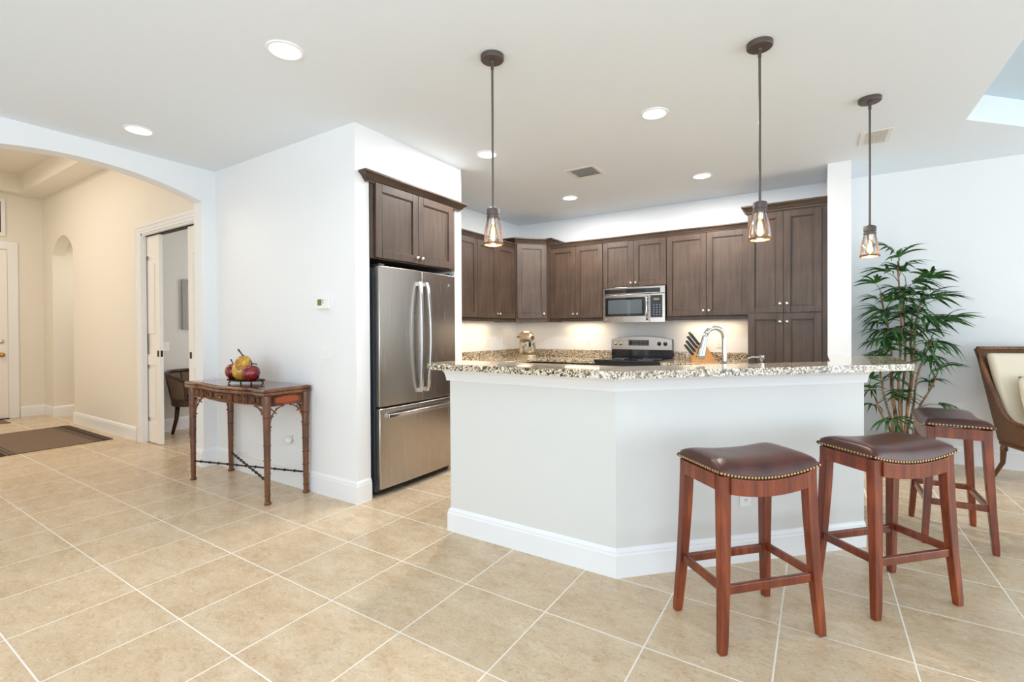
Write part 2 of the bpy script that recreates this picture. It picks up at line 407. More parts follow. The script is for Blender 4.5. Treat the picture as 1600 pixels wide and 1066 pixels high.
# foyer wall with pocket door opening and arched opening
na = arc_pts(-9.83, -8.93, 2.47, 2.72, 20)
fo1 = [(-10.4, 0), (-9.83, 0)]+na+[(-8.93, 0), (-7.6, 0), (-7.6, ZF), (-10.4, ZF)]
fo2 = [(-7.6, 0), (-6.64, 0), (-6.64, 2.43), (-5.2, 2.43), (-5.2, 0), (-5.1, 0), (-5.1, ZF), (-7.6, ZF)]
fwall = B().prism(fo1, YC, 2.50, fm=lambda u, v, t: (u, t, v))
fwall.prism(fo2, YC, 2.397, fm=lambda u, v, t: (u, t, v)).prism(fo2, 2.455, 2.50, fm=lambda u, v, t: (u, t, v)).box((-7.6, 2.397, 2.44), (-5.1, 2.455, ZF))
struct('wall_foyer', fwall, M_foyer)
struct('wall_far', B().box((-10.42, -.2, 0), (-10.3, YC, ZF)), M_foyer)
struct('wall_foyer_side', B().box((-10.3, -.25, 0), (-5.1, -.1, ZF)), M_foyer)
struct('wall_hall', B().box((-9.95, 2.5, 0), (-9.83, 4.0, 2.85)).box((-8.93, 2.5, 0), (-8.81, 4.0, 2.85)).box((-9.95, 4.0, 0), (-8.81, 4.1, 2.85)).box((-9.95, 2.5, 2.75), (-8.81, 4.1, 2.85)), M_foyer)
struct('wall_study', B().box((-7.25, 2.50, 0), (-7.13, 5.2, ZC)).box((-7.25, 5.2, 0), (-3.9, 5.3, ZC)), M_study)
# behind the camera: window walls
b = B().box((-5.0, YS-.12, 0), (-3.7, YS, ZC)).box((-3.7, YS-.12, 2.7), (4.1, YS, ZC)).box((4.1, YS-.12, 0), (XE, YS, ZC))
struct('wall_front', b, M_wall)
b = B().box((XE, YS, 0), (XE+.12, -3.1, ZC)).box((XE, -3.1, 2.7), (XE+.12, 3.7, ZC)).box((XE, 3.7, 0), (XE+.12, YB, ZC))
struct('wall_right', b, M_wall)
b = B()
for x in (-3.7, -1.1, 1.5, 4.04): b.box((x, YS-.08, 0), (x+.06, YS-.02, 2.7))
b.box((-3.7, YS-.08, 2.62), (4.1, YS-.02, 2.7)).box((-3.7, YS-.08, 0), (4.1, YS-.02, .08))
w1 = struct('window_1', b, M_trim); obj('window_glass', B().box((-3.66, YS-.055, .08), (4.06, YS-.05, 2.62)), M_pane, w1)
b = B()
for y in (-3.1, -.86, 1.4, 3.64): b.box((XE+.02, y, 0), (XE+.08, y+.06, 2.7))
b.box((XE+.02, -3.1, 2.62), (XE+.08, 3.7, 2.7)).box((XE+.02, -3.1, 0), (XE+.08, 3.7, .08))
w2 = struct('window_2', b, M_trim); obj('window_glass', B().box((XE+.05, -3.06, .08), (XE+.055, 3.66, 2.62)), M_pane, w2)
# baseboards (out = right of travel)
BP = [(0, 0), (.016, 0), (.016, .128), (.0125, .135), (.0125, .146), (.006, .157), (0, .165)]
struct('baseboard_console', B().sweep(BP, [(XA, 1.9+.34), (XA, YC), (XF, YC), (XF, 2.488)]), M_trim)
struct('baseboard_arch', B().sweep(BP, [(XA, YS), (XA, .48), (-5.1, .48)]), M_trim)
struct('baseboard_jamb', B().sweep(BP, [(-5.1, 2.24), (XA, 2.24)]), M_trim)
struct('baseboard_foyer', B().sweep(BP, [(-8.93, 2.5), (-8.93, YC), (-6.82, YC)]), M_trim)
struct('baseboard_far', B().sweep(BP, [(-10.3, 2.09), (-10.3, YC), (-9.83, YC), (-9.83, 3.9)]), M_trim)
struct('baseboard_back', B().sweep(BP, [(.268, YB), (XE, YB)]), M_trim)
struct('baseboard_fridge', B().sweep(BP, [(XF, 3.507), (XF, 3.61)]), M_trim)
struct('baseboard_study', B().sweep(BP, [(-7.13, 2.5), (-7.13, 5.2)]), M_trim)

# breakfast bar half wall (fixed wall) with trim
wf = [(-2.0, 2.366), (-.886, 2.366), (.234, 3.486)]
bw = wf+[(.234, 4.30), (.10, 4.30), (.10, 3.522), (-.936, 2.486), (-2.0, 2.486)]
struct('wall_bar', B().prism(bw, 0, 1.05), M_bar)
struct('baseboard_bar', B().sweep(BP[:2]+[(.016, .115), (.012, .122), (.012, .132), (.006, .143), (0, .15)], [(-2.0, 2.486)]+wf), M_trim)
struct('trim_bar', B().sweep([(0, .970), (.016, .970), (.018, .985), (.026, 1.02), (.036, 1.035), (.038, 1.05), (0, 1.05)], [(-2.0, 2.486)]+wf+[(.234, 4.3)]), M_trim)
# granite bar top
def rounded(poly, rad, n=6):
    out = []
    for i, p in enumerate(poly):
        r = rad[i]
        if not r: out.append(p); continue
        p = Vector(p); a = (Vector(poly[i-1])-p).normalized(); c = (Vector(poly[(i+1) % len(poly)])-p).normalized()
        th = a.angle(c); d = r/math.tan(th/2); s0 = p+a*d; s1 = p+c*d; ce = p+(a+c).normalized()*(r/sin(th/2))
        v0 = s0-ce; v1 = s1-ce; an = v0.angle(v1)
        for k in range(n+1):
            t = k/n; v = (v0*sin((1-t)*an)+v1*sin(t*an))/sin(an); out.append(tuple(ce+v))
    return out
top = rounded([(-2.06, 2.2), (-.817, 2.2), (.47, 3.487), (.45, 4.36), (.066, 4.36), (.066, 3.501), (-.905, 2.53), (-2.06, 2.53)], [.03, .0, .07, .05, 0, 0, 0, .05])
tag(obj('bar_counter', B().prism(top, 1.05, 1.088), M_gran, bevel=.011, seg=3, smooth='auto'), 'angled cream speckled granite slab on top of the breakfast bar', 'countertop')

# ------------------------------------------------------------------ cabinetry
def shaker(w, h, t=.022, fr=.062):
    """door with lower left corner at origin, front at y=0, facing -y"""
    b = B()
    b.box((0, 0, 0), (fr, t, h)).box((w-fr, 0, 0), (w, t, h)).box((fr, 0, 0), (w-fr, t, fr)).box((fr, 0, h-fr), (w-fr, t, h))
    # inner bead
    q = .008
    b.box((fr, .006, fr), (fr+q, t, h-fr)).box((w-fr-q, .006, fr), (w-fr, t, h-fr)).box((fr+q, .006, fr), (w-fr-q, t, fr+q)).box((fr+q, .006, h-fr-q), (w-fr-q, t, h-fr))
    b.box((fr+q, .011, fr+q), (w-fr-q, t-.002, h-fr-q))
    return b
def knob_b(x, z, y=0):
    M_ = Matrix.Rotation(pi/2, 3, 'X')
    return B().lathe([(.006, 0), (.005, .012), (.013, .018), (.016, .024), (.013, .030), (.004, .033)], (x, y, z), 16, True, M_)
CROWN = [(0, 0), (.012, 0), (.014, .012), (.022, .018), (.034, .040), (.052, .056), (.060, .060), (.060, .075), (0, .075)]
def cabinet(name, label, loc, rotz, w, d, h, doors, z0=0, rail=.0, group=None, crown=None, extra_r=0, kz='bottom', toe=0, mat_=None):
    """local: x along front, y into the wall, front carcass face y=0; doors = [(x0,x1,z0,z1,knob x,knob z)]"""
    t = thing(name, label, 'cabinet', loc, rotz, group)
    b = B()
    if toe: b.box((0, .07, 0), (w, d, toe))
    b.box((0, .001, toe), (w, d, h))
    if extra_r: b.box((w, 0, 0), (w+extra_r, d, h))
    obj('body', b, M_cab, t, bevel=.0015, seg=1)
    if rail: obj('light_rail', B().box((0, .0, -rail), (w, .02, 0)), M_cabx, t, bevel=.003)
    for (x0, x1, a, c, kx, kz_) in doors:
        dr = obj('door', shaker(x1-x0, c-a), M_cab, t, loc=(x0, -.0225, a), bevel=.0018, seg=1)
        if kx is not None: obj('knob', knob_b(kx-x0, kz_-a), M_nickel, dr, smooth='auto')
    if crown:
        obj('crown_moulding', B().sweep([(o*crown[1], z*crown[2]) for o, z in CROWN], crown[0]), M_cabx, t, loc=(0, 0, h-.002))
    return t
def dpair(x0, x1, a, c, kz, g=.003):
    m = (x0+x1)/2
    return [(x0+g, m-g/2, a, c, m-.03, kz), (m+g/2, x1-g, a, c, m+.03, kz)]
ZU, ZT = 1.44, 2.39
hU = ZT-ZU
YF = 5.725
# back wall uppers
cabinet('wall_cabinet', 'brown two-door upper cabinet between the corner cabinet and the microwave', (-3.055, YF, ZU), 0, .757, YB-YF, hU, dpair(0, .757, .004, hU-.012, .06), rail=.04, crown=([(0, 0), (.757, 0)], .7, .8))
cabinet('wall_cabinet', 'short brown two-door upper cabinet directly above the microwave', (-2.296, YF, 1.812), 0, .794, YB-YF, ZT-1.812, dpair(0, .794, .006, ZT-1.812-.012, .05), crown=([(0, 0), (.794, 0)], .7, .8))
cabinet('wall_cabinet', 'wide brown two-door upper cabinet between the microwave and the pantry', (-1.50, YF, ZU), 0, .885, YB-YF, hU, dpair(0, .885, .004, hU-.012, .06), rail=.04, crown=([(0, 0), (.885, 0)], .7, .8))
# left wall uppers: local x runs along +Y, facing +X  (rot +90deg: local x->+Y, local y->-X)
L1 = cabinet('wall_cabinet', 'brown single-door upper cabinet beside the refrigerator alcove wall', (-3.44, 4.07, ZU), pi/2, .49, .33, hU, [(.003, .487, .004, hU-.012, None, 0)], rail=.04, crown=([(0, 0), (.49, 0)], .7, .8))
cabinet('wall_cabinet', 'brown two-door upper cabinet left of the tall corner cabinet', (-3.44, 4.562, ZU), pi/2, .838, .33, hU, dpair(0, .838, .004, hU-.012, .06), rail=.04, crown=([(0, 0), (.838, 0)], .7, .8))
cabinet('wall_cabinet', 'brown upper cabinet nearly hidden behind the refrigerator alcove wall', (-3.44, 3.615, ZU), pi/2, .452, .33, hU, [(.003, .449, .004, hU-.012, None, 0)], rail=.04, crown=([(0, 0), (.452, 0)], .7, .8))
# diagonal corner cabinet
t = thing('corner_cabinet', 'tall diagonal brown corner cabinet with one door behind the mixer', 'cabinet', (-3.415, 5.405, 0))
pc = [(0, 0), (.30, .30), (.36, .30), (.36, .648), (-.353, .648), (-.353, 0)]
z0, z1 = 1.40, 2.455
pc = [(-.353, 0), (0, 0), (.305, .305), (.355, .305), (.355, .648), (-.353, .648)]
obj('body', B().prism(pc, z0, z1), M_cab, t, bevel=.0015, seg=1)
dw = .431-.03
dr = obj('door', shaker(dw, z1-z0-.06), M_cab, t, loc=(.0106+.0159, .0106-.0159, z0+.05), rotz=pi/4, bevel=.0018, seg=1)
obj('knob', knob_b(dw-.035, .06), M_nickel, dr, smooth='auto')
obj('crown_moulding', B().sweep([(o*1.0, z*.95) for o, z in CROWN], [(-.34, 0), (0, 0), (.305, .305), (.355, .305), (.355, .645)]), M_cabx, t, loc=(0, 0, z1-.002))
# pantry
hp = 2.478
t = cabinet('pantry_cabinet', 'tall grey-brown four-door pantry cabinet left of the white column', (-.605, 5.45, 0), 0, .645, .60, hp,
    [(.004, .321, .10, 1.445, .292, 1.36), (.324, .641, .10, 1.445, .353, 1.36), (.004, .321, 1.452, hp-.02, .292, 1.54), (.324, .641, 1.452, hp-.02, .353, 1.54)],
    extra_r=.043, toe=.09, crown=([(0, .27), (0, 0), (.688, 0)], .95, .95))
# refrigerator cabinet, faces +X
t = cabinet('refrigerator_cabinet', 'brown two-door cabinet with crown above the stainless refrigerator', (-2.885, 2.495, 1.85), pi/2, 1.0, .60, .60, dpair(.028, .955, .01, .585, .055), crown=([(0, .0), (1.0, 0)], .6, .6))
bpy.data.objects.remove([c for c in t.children if c.name.startswith('crown')][0])
obj('crown_moulding', B().sweep([(o*1.15, z*.95) for o, z in CROWN], [(-.035, .014), (-.035, 0), (1.055, 0), (1.055, .014)]), M_cabx, t, loc=(0, 0, .575))

# base cabinets and counters
def base_cab(label, loc, rotz, w, doors):
    cabinet('base_cabinet', label, loc, rotz, w, .592, .874, doors, toe=.10)
def bd(w, n):
    s = w/n; return [(i*s+.004, (i+1)*s-.004, .12, .70, (i+.5)*s+(.5*s-.04)*(1 if i % 2 == 0 else -1), .66) for i in range(n)]
base_cab('brown base cabinets under the counter left of the range', (-3.16, 5.45, 0), 0, .865, bd(.865, 2))
base_cab('brown base cabinets under the counter right of the range', (-1.495, 5.45, 0), 0, .885, bd(.885, 2))
base_cab('brown base cabinets along the left kitchen wall', (-3.175, 3.615, 0), pi/2, 1.81, bd(1.81, 4))
b = B().prism([(XK+.002, 3.615), (-3.13, 3.615), (-3.13, 5.42), (-2.292, 5.42), (-2.292, YB-.002), (XK+.002, YB-.002)], .876, .914)
ct = thing('kitchen_counter', 'brown speckled granite counter wrapping the kitchen corner under the mixer', 'countertop', (0, 0, 0))
obj('slab', b, M_gran, ct, bevel=.006)
obj('backsplash', B().prism([(XK+.002, 3.615), (XK+.022, 3.615), (XK+.022, YB-.022), (-2.292, YB-.022), (-2.292, YB-.002), (XK+.002, YB-.002)], .9142, 1.015), M_gran, ct, bevel=.003)
ct = thing('kitchen_counter', 'granite counter between the range and the pantry under the knife block', 'countertop', (0, 0, 0))
obj('slab', B().box((-1.498, 5.42, .876), (-.607, YB-.002, .914)), M_gran, ct, bevel=.006)
obj('backsplash', B().box((-1.498, YB-.022, .9142), (-.607, YB-.002, 1.015)), M_gran, ct, bevel=.003)
pen = [(-1.98, 2.488), (-.937, 2.488), (.098, 3.523), (.098, 4.05), (-.27, 4.05), (-1.2, 3.12), (-1.98, 3.12)]
tag(obj('sink_counter', B().prism(pen, .876, .914), M_gran, bevel=.006), 'lower granite counter behind the bar top holding the faucet', 'countertop')
pin = [(-1.96, 2.488), (-.937, 2.488), (.096, 3.521), (.096, 4.03), (-.255, 4.03), (-1.19, 3.09), (-1.96, 3.09)]
tag(obj('base_cabinet', B().prism(pin, 0, .875), M_cab), 'brown base cabinets hidden behind the breakfast bar wall', 'cabinet')

# ------------------------------------------------------------------ refrigerator
t = thing('refrigerator', 'stainless french-door refrigerator in the alcove under the brown cabinet', 'refrigerator', (-2.845, 2.532, 0), pi/2)
w = .914
obj('body', B().box((.004, .062, .03), (w-.004, .76, 1.785)), M_fside, t, bevel=.004)
def bulge_panel(x0, x1, z0, z1, t_=.052, k=.014):
    b = B(); n_ = 14; fr = []; xs = [x0+(x1-x0)*i/n_ for i in range(n_+1)]
    pts = [(x, -k*sin(pi*(x)/w)) for x in xs]+[(x1, t_), (x0, t_)]
    b.prism(pts, z0, z1); return b
d1 = obj('door', bulge_panel(.002, w*.5-.002, .70, 1.795), M_steel, t, bevel=.005, smooth='auto')
d2 = obj('door', bulge_panel(w*.5+.002, w-.002, .70, 1.795), M_steel, t, bevel=.005, smooth='auto')
d3 = obj('freezer_drawer', bulge_panel(.002, w-.002, .06, .685), M_steel, t, bevel=.005, smooth='auto')
for dd, sx in ((d1, -1), (d2, 1)):
    x = w/2+sx*.040; b = B(); pts = []
    for i in range(17):
        s_ = i/16; z = .775+(1.70-.775)*s_; pts.append((x+sx*.014*sin(pi*s_), -.030-.040*sin(pi*s_)**.6, z))
    vs = []
    for p in pts:
        vs.append([(p[0]-.014, p[1]-.010, p[2]), (p[0]+.014, p[1]-.010, p[2]), (p[0]+.014, p[1]+.008, p[2]), (p[0]-.014, p[1]+.008, p[2])])
    b.rings(vs).box((x-.014, -.036, .775), (x+.014, -.008, .81)).box((x-.014, -.036, 1.665), (x+.014, -.008, 1.70))
    obj('handle', b, M_handle, dd, smooth='auto', bevel=.003)
b = B(); vs = []
for i in range(17):
    s_ = i/16; xx = .06+(w-.12)*s_; y = -.030-.035*sin(pi*s_)**.6; zz = .625+.006*sin(pi*s_)
    vs.append([(xx, y-.009, zz-.015), (xx, y+.008, zz-.015), (xx, y+.008, zz+.015), (xx, y-.009, zz+.015)])
b.rings(vs).box((.06, -.036, .61), (.09, -.002, .64)).box((w-.09, -.036, .61), (w-.06, -.002, .64))
obj('handle', b, M_handle, d3, smooth='auto', bevel=.003)
obj('emblem', B().lathe([(.013, 0), (.013, .003), (.010, .004)], (w-.09, -.0045, 1.70), 20, True, Matrix.Rotation(pi/2, 3, 'X')), M_handle, d2)
b = B()
for x in (.03, w-.06): b.cyl((x, .09, .015), (x+.03, .09, .015), .015)
b.box((.02, .07, .015), (w-.02, .10, .055))
obj('foot_grille', b, M_blackp, t)
b = B().box((.01, .01, 1.7955), (.07, .12, 1.812)).box((w-.07, .01, 1.7955), (w-.01, .12, 1.812)); obj('hinge_cover', b, M_blackp, t, bevel=.004)

# ------------------------------------------------------------------ microwave
t = thing('microwave', 'stainless over-the-range microwave under the short upper cabinet', 'microwave', (-2.285, 5.675, 1.378))
w = .775; h = .43
obj('body', B().box((0, .012, .02), (w, .375, h)), M_blackp, t, bevel=.003)
def mwp(x0, x1, z0, z1, d=.03, k=.022, yo=0):
    xs = [x0+(x1-x0)*i/12 for i in range(13)]; f = lambda x: -k*sin(pi*min(1, max(0, x/w)))+yo
    return B().prism([(x, f(x)) for x in xs]+[(x1, d+yo if d+yo > -.02 else .01), (x0, d+yo if d+yo > -.02 else .01)], z0, z1)
obj('top_panel', mwp(0, w, h-.085, h), M_steelx, t, bevel=.002, smooth='auto')
obj('vent_grille', mwp(.025, w-.055, h-.074, h-.022, .02, .022, -.003), M_black, t)
dr = obj('door', mwp(0, w*.765, .0, h-.09), M_steelx, t, bevel=.002, smooth='auto')
obj('window', mwp(.035, w*.70, .075, h-.125, .02, .022, -.003), M_black, dr, smooth='auto')
M_mwg = mat('microwave_screen', sr(84, 92, 96), .10, .2)
obj('screen', mwp(.075, w*.655, .105, h-.155, .02, .022, -.005), M_mwg, dr, smooth='auto')
obj('handle', B().tube([(w*.735, -.022-.034*sin(pi*i/10)**.5, .03+(h-.15)*i/10) for i in range(11)], .013, 10), M_chrome, dr, smooth=True)
obj('emblem', B().lathe([(.010, 0), (.010, .003)], (.045, -.003, .04), 16, True, Matrix.Rotation(pi/2, 3, 'X')), M_chrome, dr)
cp = obj('control_panel', mwp(w*.77, w, .0, h-.09), M_steelx, t, bevel=.002, smooth='auto')
obj('keypad', mwp(w*.782, w-.030, .055, h-.110, .02, .022, -.003), M_black, cp)
obj('display', mwp(w*.83, w-.065, h-.17, h-.145, .02, .022, -.005), M_disp, cp)
M_key = mat('keypad_marks', sr(150, 152, 158), .4)
b = B()
for i in range(3):
    for j in range(5):
        x = w*.825+i*.035; z = .085+j*.029; y = -.022*sin(pi*x/w)-.0045; b.box((x, y, z), (x+.014, y+.003, z+.007))
obj('key_marks', b, M_key, cp)

# ------------------------------------------------------------------ range
t = thing('range', 'stainless and black electric range with curved control backguard', 'range', (-2.285, 5.385, 0))
w = .782
obj('body', B().box((0, .03, .02), (w, .655, .905)), M_blackp, t, bevel=.003)
obj('cooktop', B().box((0, -.012, .906), (w, .60, .93)), M_black, t, bevel=.006)
b = B()
for cx, cy, r in ((.2, .16, .11), (.58, .16, .085), (.2, .43, .085), (.58, .43, .11)): b.lathe([(r, 0), (r, .0008), (r-.004, .0008), (r-.004, 0)], (cx, cy, .9302), 40, False)
obj('burner_ring', b, M_key, t)
od = obj('oven_door', B().box((.01, -.012, .17), (w-.01, .028, .80)), M_steelx, t, bevel=.004)
obj('oven_window', B().box((.13, -.014, .33), (w-.13, -.010, .66)), M_black, od)
obj('handle', B().tube([(.06, -.012, .75), (.06, -.055, .75), (w-.06, -.055, .75), (w-.06, -.012, .75)], .012), M_handle, od, smooth=True)
obj('storage_drawer', B().box((.01, -.010, .03), (w-.01, .028, .16)), M_steelx, t, bevel=.004)
bgd = obj('backguard', B().prism([(0, .93), (w, .93), (w, 1.165)]+[(w-w*i/16, 1.165+.043*sin(pi*i/16)) for i in range(1, 16)]+[(0, 1.165)], .585, .66, fm=lambda u, v, s_: (u, s_, v)), M_black, t, bevel=.004)
obj('control_panel', B().prism([(-.002, 1.035), (w+.002, 1.035), (w-.004, 1.163)]+[(w-w*i/16, 1.163+.041*sin(pi*i/16)) for i in range(1, 16)]+[(.004, 1.163)], .577, .5845, fm=lambda u, v, s_: (u, s_, v)), M_steelx, bgd)
obj('display', B().box((.235, .573, 1.085), (.495, .578, 1.155)), M_black, bgd)
b = B()
for i in range(7):
    for j in range(2): b.box((.25+i*.034, .5718, 1.098+j*.034), (.258+i*.034, .5735, 1.104+j*.034))
obj('key_marks', b, M_key, bgd)
for x in (.055, .125, .625, .70):
    M_ = Matrix.Rotation(pi/2, 3, 'X')
    kb = obj('knob', B().lathe([(.026, 0), (.024, .008), (.018, .010), (.016, .03), (.012, .032)], (x, .577, 1.11), 20, True, M_).box((x-.004, .540, 1.094), (x+.004, .57, 1.126)), M_black if x > .3 else M_steelx, bgd, smooth='auto')

# ------------------------------------------------------------------ counter items
t = thing('stand_mixer', 'champagne-coloured stand mixer on the corner counter', 'mixer', (-3.42, 5.69, .914), radians(-30))
b = B(); prof = [(-.16, .03), (-.155, .075), (-.12, .095), (.0, .105), (.10, .105), (.16, .085), (.18, .03)]
obj('base', B().prism(rounded([(-.17, -.10), (.17, -.07), (.17, .07), (-.17, .10)], [.06, .05, .05, .06]), 0, .035), M_champ, t, bevel=.01, smooth='auto')
rs = []
for z, x0, a, bb in ((.03, -.115, .055, .065), (.08, -.12, .042, .05), (.16, -.12, .038, .045), (.23, -.11, .05, .052)):
    rs.append([(x0+a*cos(2*pi*i/16), bb*sin(2*pi*i/16), z) for i in range(16)])
obj('column', B().rings(rs), M_champ, t, smooth=True)
rs = []
for x, r, zc in ((-.175, .02, .285), (-.165, .05, .287), (-.12, .072, .290), (-.03, .078, .292), (.06, .075, .288), (.12, .062, .28), (.15, .045, .272), (.155, .02, .27)):
    rs.append([(x, r*.92*cos(2*pi*i/18), zc+r*sin(2*pi*i/18)) for i in range(18)])
hd = obj('head', B().rings(rs), M_champ, t, smooth=True)
obj('hub_cap', B().cyl((.15, 0, .27), (.168, 0, .27), .026), M_chrome, hd, smooth='auto')
obj('speed_lever', B().cyl((-.10, -.06, .28), (-.10, -.085, .28), .007).ball((-.10, -.09, .28), .011), M_blackp, hd)
obj('mixing_bowl', B().lathe([(.035, .0), (.045, .012), (.052, .018), (.088, .06), (.098, .12), (.1, .165), (.104, .168), (.096, .168), (.09, .10), (.05, .03), (.0, .025)], (.065, 0, .035), 28), M_chrome, t, smooth='auto')
obj('beater_shaft', B().cyl((.085, 0, .22), (.085, 0, .15), .02, .012), M_chrome, t)

t = thing('knife_block', 'light wood knife block leaning on the back counter beside the faucet', 'knife block', (-1.12, 5.80, .914), radians(20))
obj('block', B().prism([(-.13, .0), (.14, .0), (.02, .215), (-.045, .215), (-.13, .065)], -.055, .055, fm=lambda u, v, s_: (u, s_, v)), M_block, t, bevel=.004)
k = 0
for i in range(4):
    for j in range(4):
        px = -.050-.022*i; pz = .214-.040*i; py = -.042+.028*j
        d = Vector((-.60, 0, .80)); p0 = Vector((px, py, pz)); L = .135-.010*i+.012*((i*2+j) % 3)
        q = d.to_track_quat('Z', 'Y').to_matrix().to_4x4(); q.translation = p0
        obj('knife_handle', B().box((-.016, -.012, -.02), (.016, .012, L), q), M_blackp, t, bevel=.004)
t = thing('kitchen_faucet', 'chrome gooseneck pull-down faucet rising behind the bar top', 'faucet', (-.475, 3.115, .914), 0)
d = Vector((-.70, -.68, 0)).normalized()
pts = [Vector((0, 0, .0)), Vector((0, 0, .30))]; R_ = .066
pts = [Vector((0, 0, z)) for z in (0, .08, .16, .24, .318)]+[d*(R_-R_*cos(a))+Vector((0, 0, .318+R_*sin(a))) for a in [pi*i/14 for i in range(1, 13)]]
obj('neck', B().tube(pts, .0145, 16), M_chrome, t, smooth=True)
p1 = pts[-1]; dd_ = (pts[-1]-pts[-2]).normalized(); dd_ = (dd_+Vector((0, 0, -1.2))).normalized()
pp = [p1+dd_*s_ for s_ in (0, .02, .05, .09, .13, .15, .153)]
obj('spray_head', B().tube(pp, [.0155, .017, .018, .0225, .026, .0245, .012], 18), M_chrome, t, smooth=True)
obj('base_ring', B().lathe([(.028, 0), (.028, .006), (.022, .012), (.02, .05)], (0, 0, 0), 22), M_chrome, t, smooth='auto')
obj('lever', B().cyl((.0, .0, .06), (.045, .02, .07), .008).cyl((.045, .02, .07), (.10, .045, .10), .006), M_chrome, t, smooth='auto')
t = thing('soap_dispenser', 'small chrome soap pump standing between the faucet and the pantry', 'soap dispenser', (-.291, 3.309, .914))
obj('base', B().lathe([(.02, 0), (.02, .01), (.009, .015), (.009, .13)], (0, 0, 0), 16), M_chrome, t, smooth='auto')
obj('pump_head', B().lathe([(.015, .185), (.017, .21), (.012, .214)], (0, 0, 0), 16).cyl((0, 0, .13), (0, 0, .19), .007).tube([(0, 0, .20), (-.05, -.03, .203), (-.075, -.045, .192)], .005), M_chrome, t, smooth='auto')

# ------------------------------------------------------------------ pendants
def pendant(loc, label):
    t = thing('pendant_light', label, 'pendant light', (loc[0], loc[1], ZC), 0, 'pendant lights over the breakfast bar')
    z = -(ZC-1.775)      # bottom rim
    obj('canopy', B().lathe([(.066, 0), (.066, -.020), (.061, -.026), (.012, -.028)], (0, 0, 0), 40), M_bronze, t, smooth='auto')
    obj('rod', B().cyl((0, 0, -.026), (0, 0, z+.20), .0065).cyl((0, 0, -.026), (0, 0, -.075), .009).ball((0, 0, -.03), .012), M_bronze, t, smooth='auto')
    obj('socket_cap', B().lathe([(.010, z+.215), (.034, z+.205), (.036, z+.200), (.036, z+.172), (.033, z+.170), (.033, z+.164), (.036, z+.162), (.036, z+.152), (.014, z+.150)], (0, 0, 0), 28), M_bronze, t, smooth='auto')
    obj('socket', B().lathe([(.016, z+.152), (.016, z+.118), (.013, z+.112)], (0, 0, 0), 18), M_handle, t, smooth='auto')
    pr_ = [(.031, .150), (.035, .13), (.042, .10), (.048, .065), (.0515, .035), (.053, .008)]
    def pf(q):
        i = q*(len(pr_)-1); k = min(int(i), len(pr_)-2); f = i-k
        return (pr_[k][0]*(1-f)+pr_[k+1][0]*f, z+pr_[k][1]*(1-f)+pr_[k+1][1]*f)
    obj('glass_shade', B().surf(lambda u, v: (pf(v)[0]*cos(2*pi*u), pf(v)[0]*sin(2*pi*u), pf(v)[1]), 32, 10), M_glass, t, smooth=True)
    b = B()
    for i in range(6):
        a = pi*2*i/6+.3; b.tube([((pf(q/6)[0]+.003)*cos(a), (pf(q/6)[0]+.003)*sin(a), pf(q/6)[1]) for q in range(7)], .0022, 6)
    obj('cage', b, M_copper, t, smooth=True)
    obj('rim', B().lathe([(.050, z), (.0575, z), (.0575, z+.012), (.050, z+.012), (.050, z)], (0, 0, 0), 36, False), M_copper, t, smooth='auto')
    obj('bulb', B().lathe([(.013, z+.118), (.016, z+.10), (.024, z+.075), (.028, z+.052), (.026, z+.03), (.016, z+.016), (.002, z+.012)], (0, 0, 0), 22), M_bulbg, t, smooth=True)
    b = B()
    for i in range(6):
        a = 2*pi*i/6; c_, s_ = cos(a), sin(a); b.cyl((.006*c_, .006*s_, z+.098), (.013*c_, .013*s_, z+.035), .0024, seg=5)
    obj('filament', b, M_fil, t)
    point('pendant_bulb_light', (loc[0], loc[1], 1.775+.005), 2.2, (1, .68, .38), .02)
    return t
pendant((-1.554, 2.223), 'bronze rod pendant with caged glass shade, leftmost over the bar')
pendant((-.263, 2.914), 'bronze rod pendant with caged glass shade, middle one, in front of the pantry')
pendant((.302, 4.015), 'bronze rod pendant with caged glass shade, rightmost, beside the palm')

# ------------------------------------------------------------------ recessed lights, vents
RL = [((-2.48, 1.555), 'large recessed downlight nearest the camera, above the console wall'), ((-4.40, 1.555), 'recessed downlight near the foyer arch'),
      ((-2.46, 3.43), 'recessed downlight half behind the left pendant rod'), ((-.987, 3.44), 'recessed downlight between the left and middle pendants'),
      ((-2.456, 5.09), 'small recessed downlight above the left back cabinets'), ((-.984, 5.10), 'small recessed downlight above the right back cabinets')]
for (x, y), lb in RL:
    t = thing('recessed_light', lb, 'ceiling light', (x, y, ZC), 0, 'recessed ceiling downlights')
    obj('trim_ring', B().lathe([(.098, -.0005), (.096, -.006), (.082, -.008), (.079, -.0035), (.079, -.0005)], (0, 0, 0), 40, False), M_trim, t, smooth='auto')
    obj('lens', B().lathe([(.080, -.001), (.080, -.004)], (0, 0, 0), 40), M_lens, t)
    l = bpy.data.lights.new('downlight', 'AREA'); l.shape = 'DISK'; l.size = .14; l.energy = (32 if y > 4 else 22) if y > 3 else 2.2; l.color = (1, .96, .92); l.spread = radians(180 if y > 3 else 140)
    o = bpy.data.objects.new('downlight', l); COL.objects.link(o); o.location = (x, y, ZC-.012)
M_vent = mat('vent_white', sr(226, 224, 218), .4)
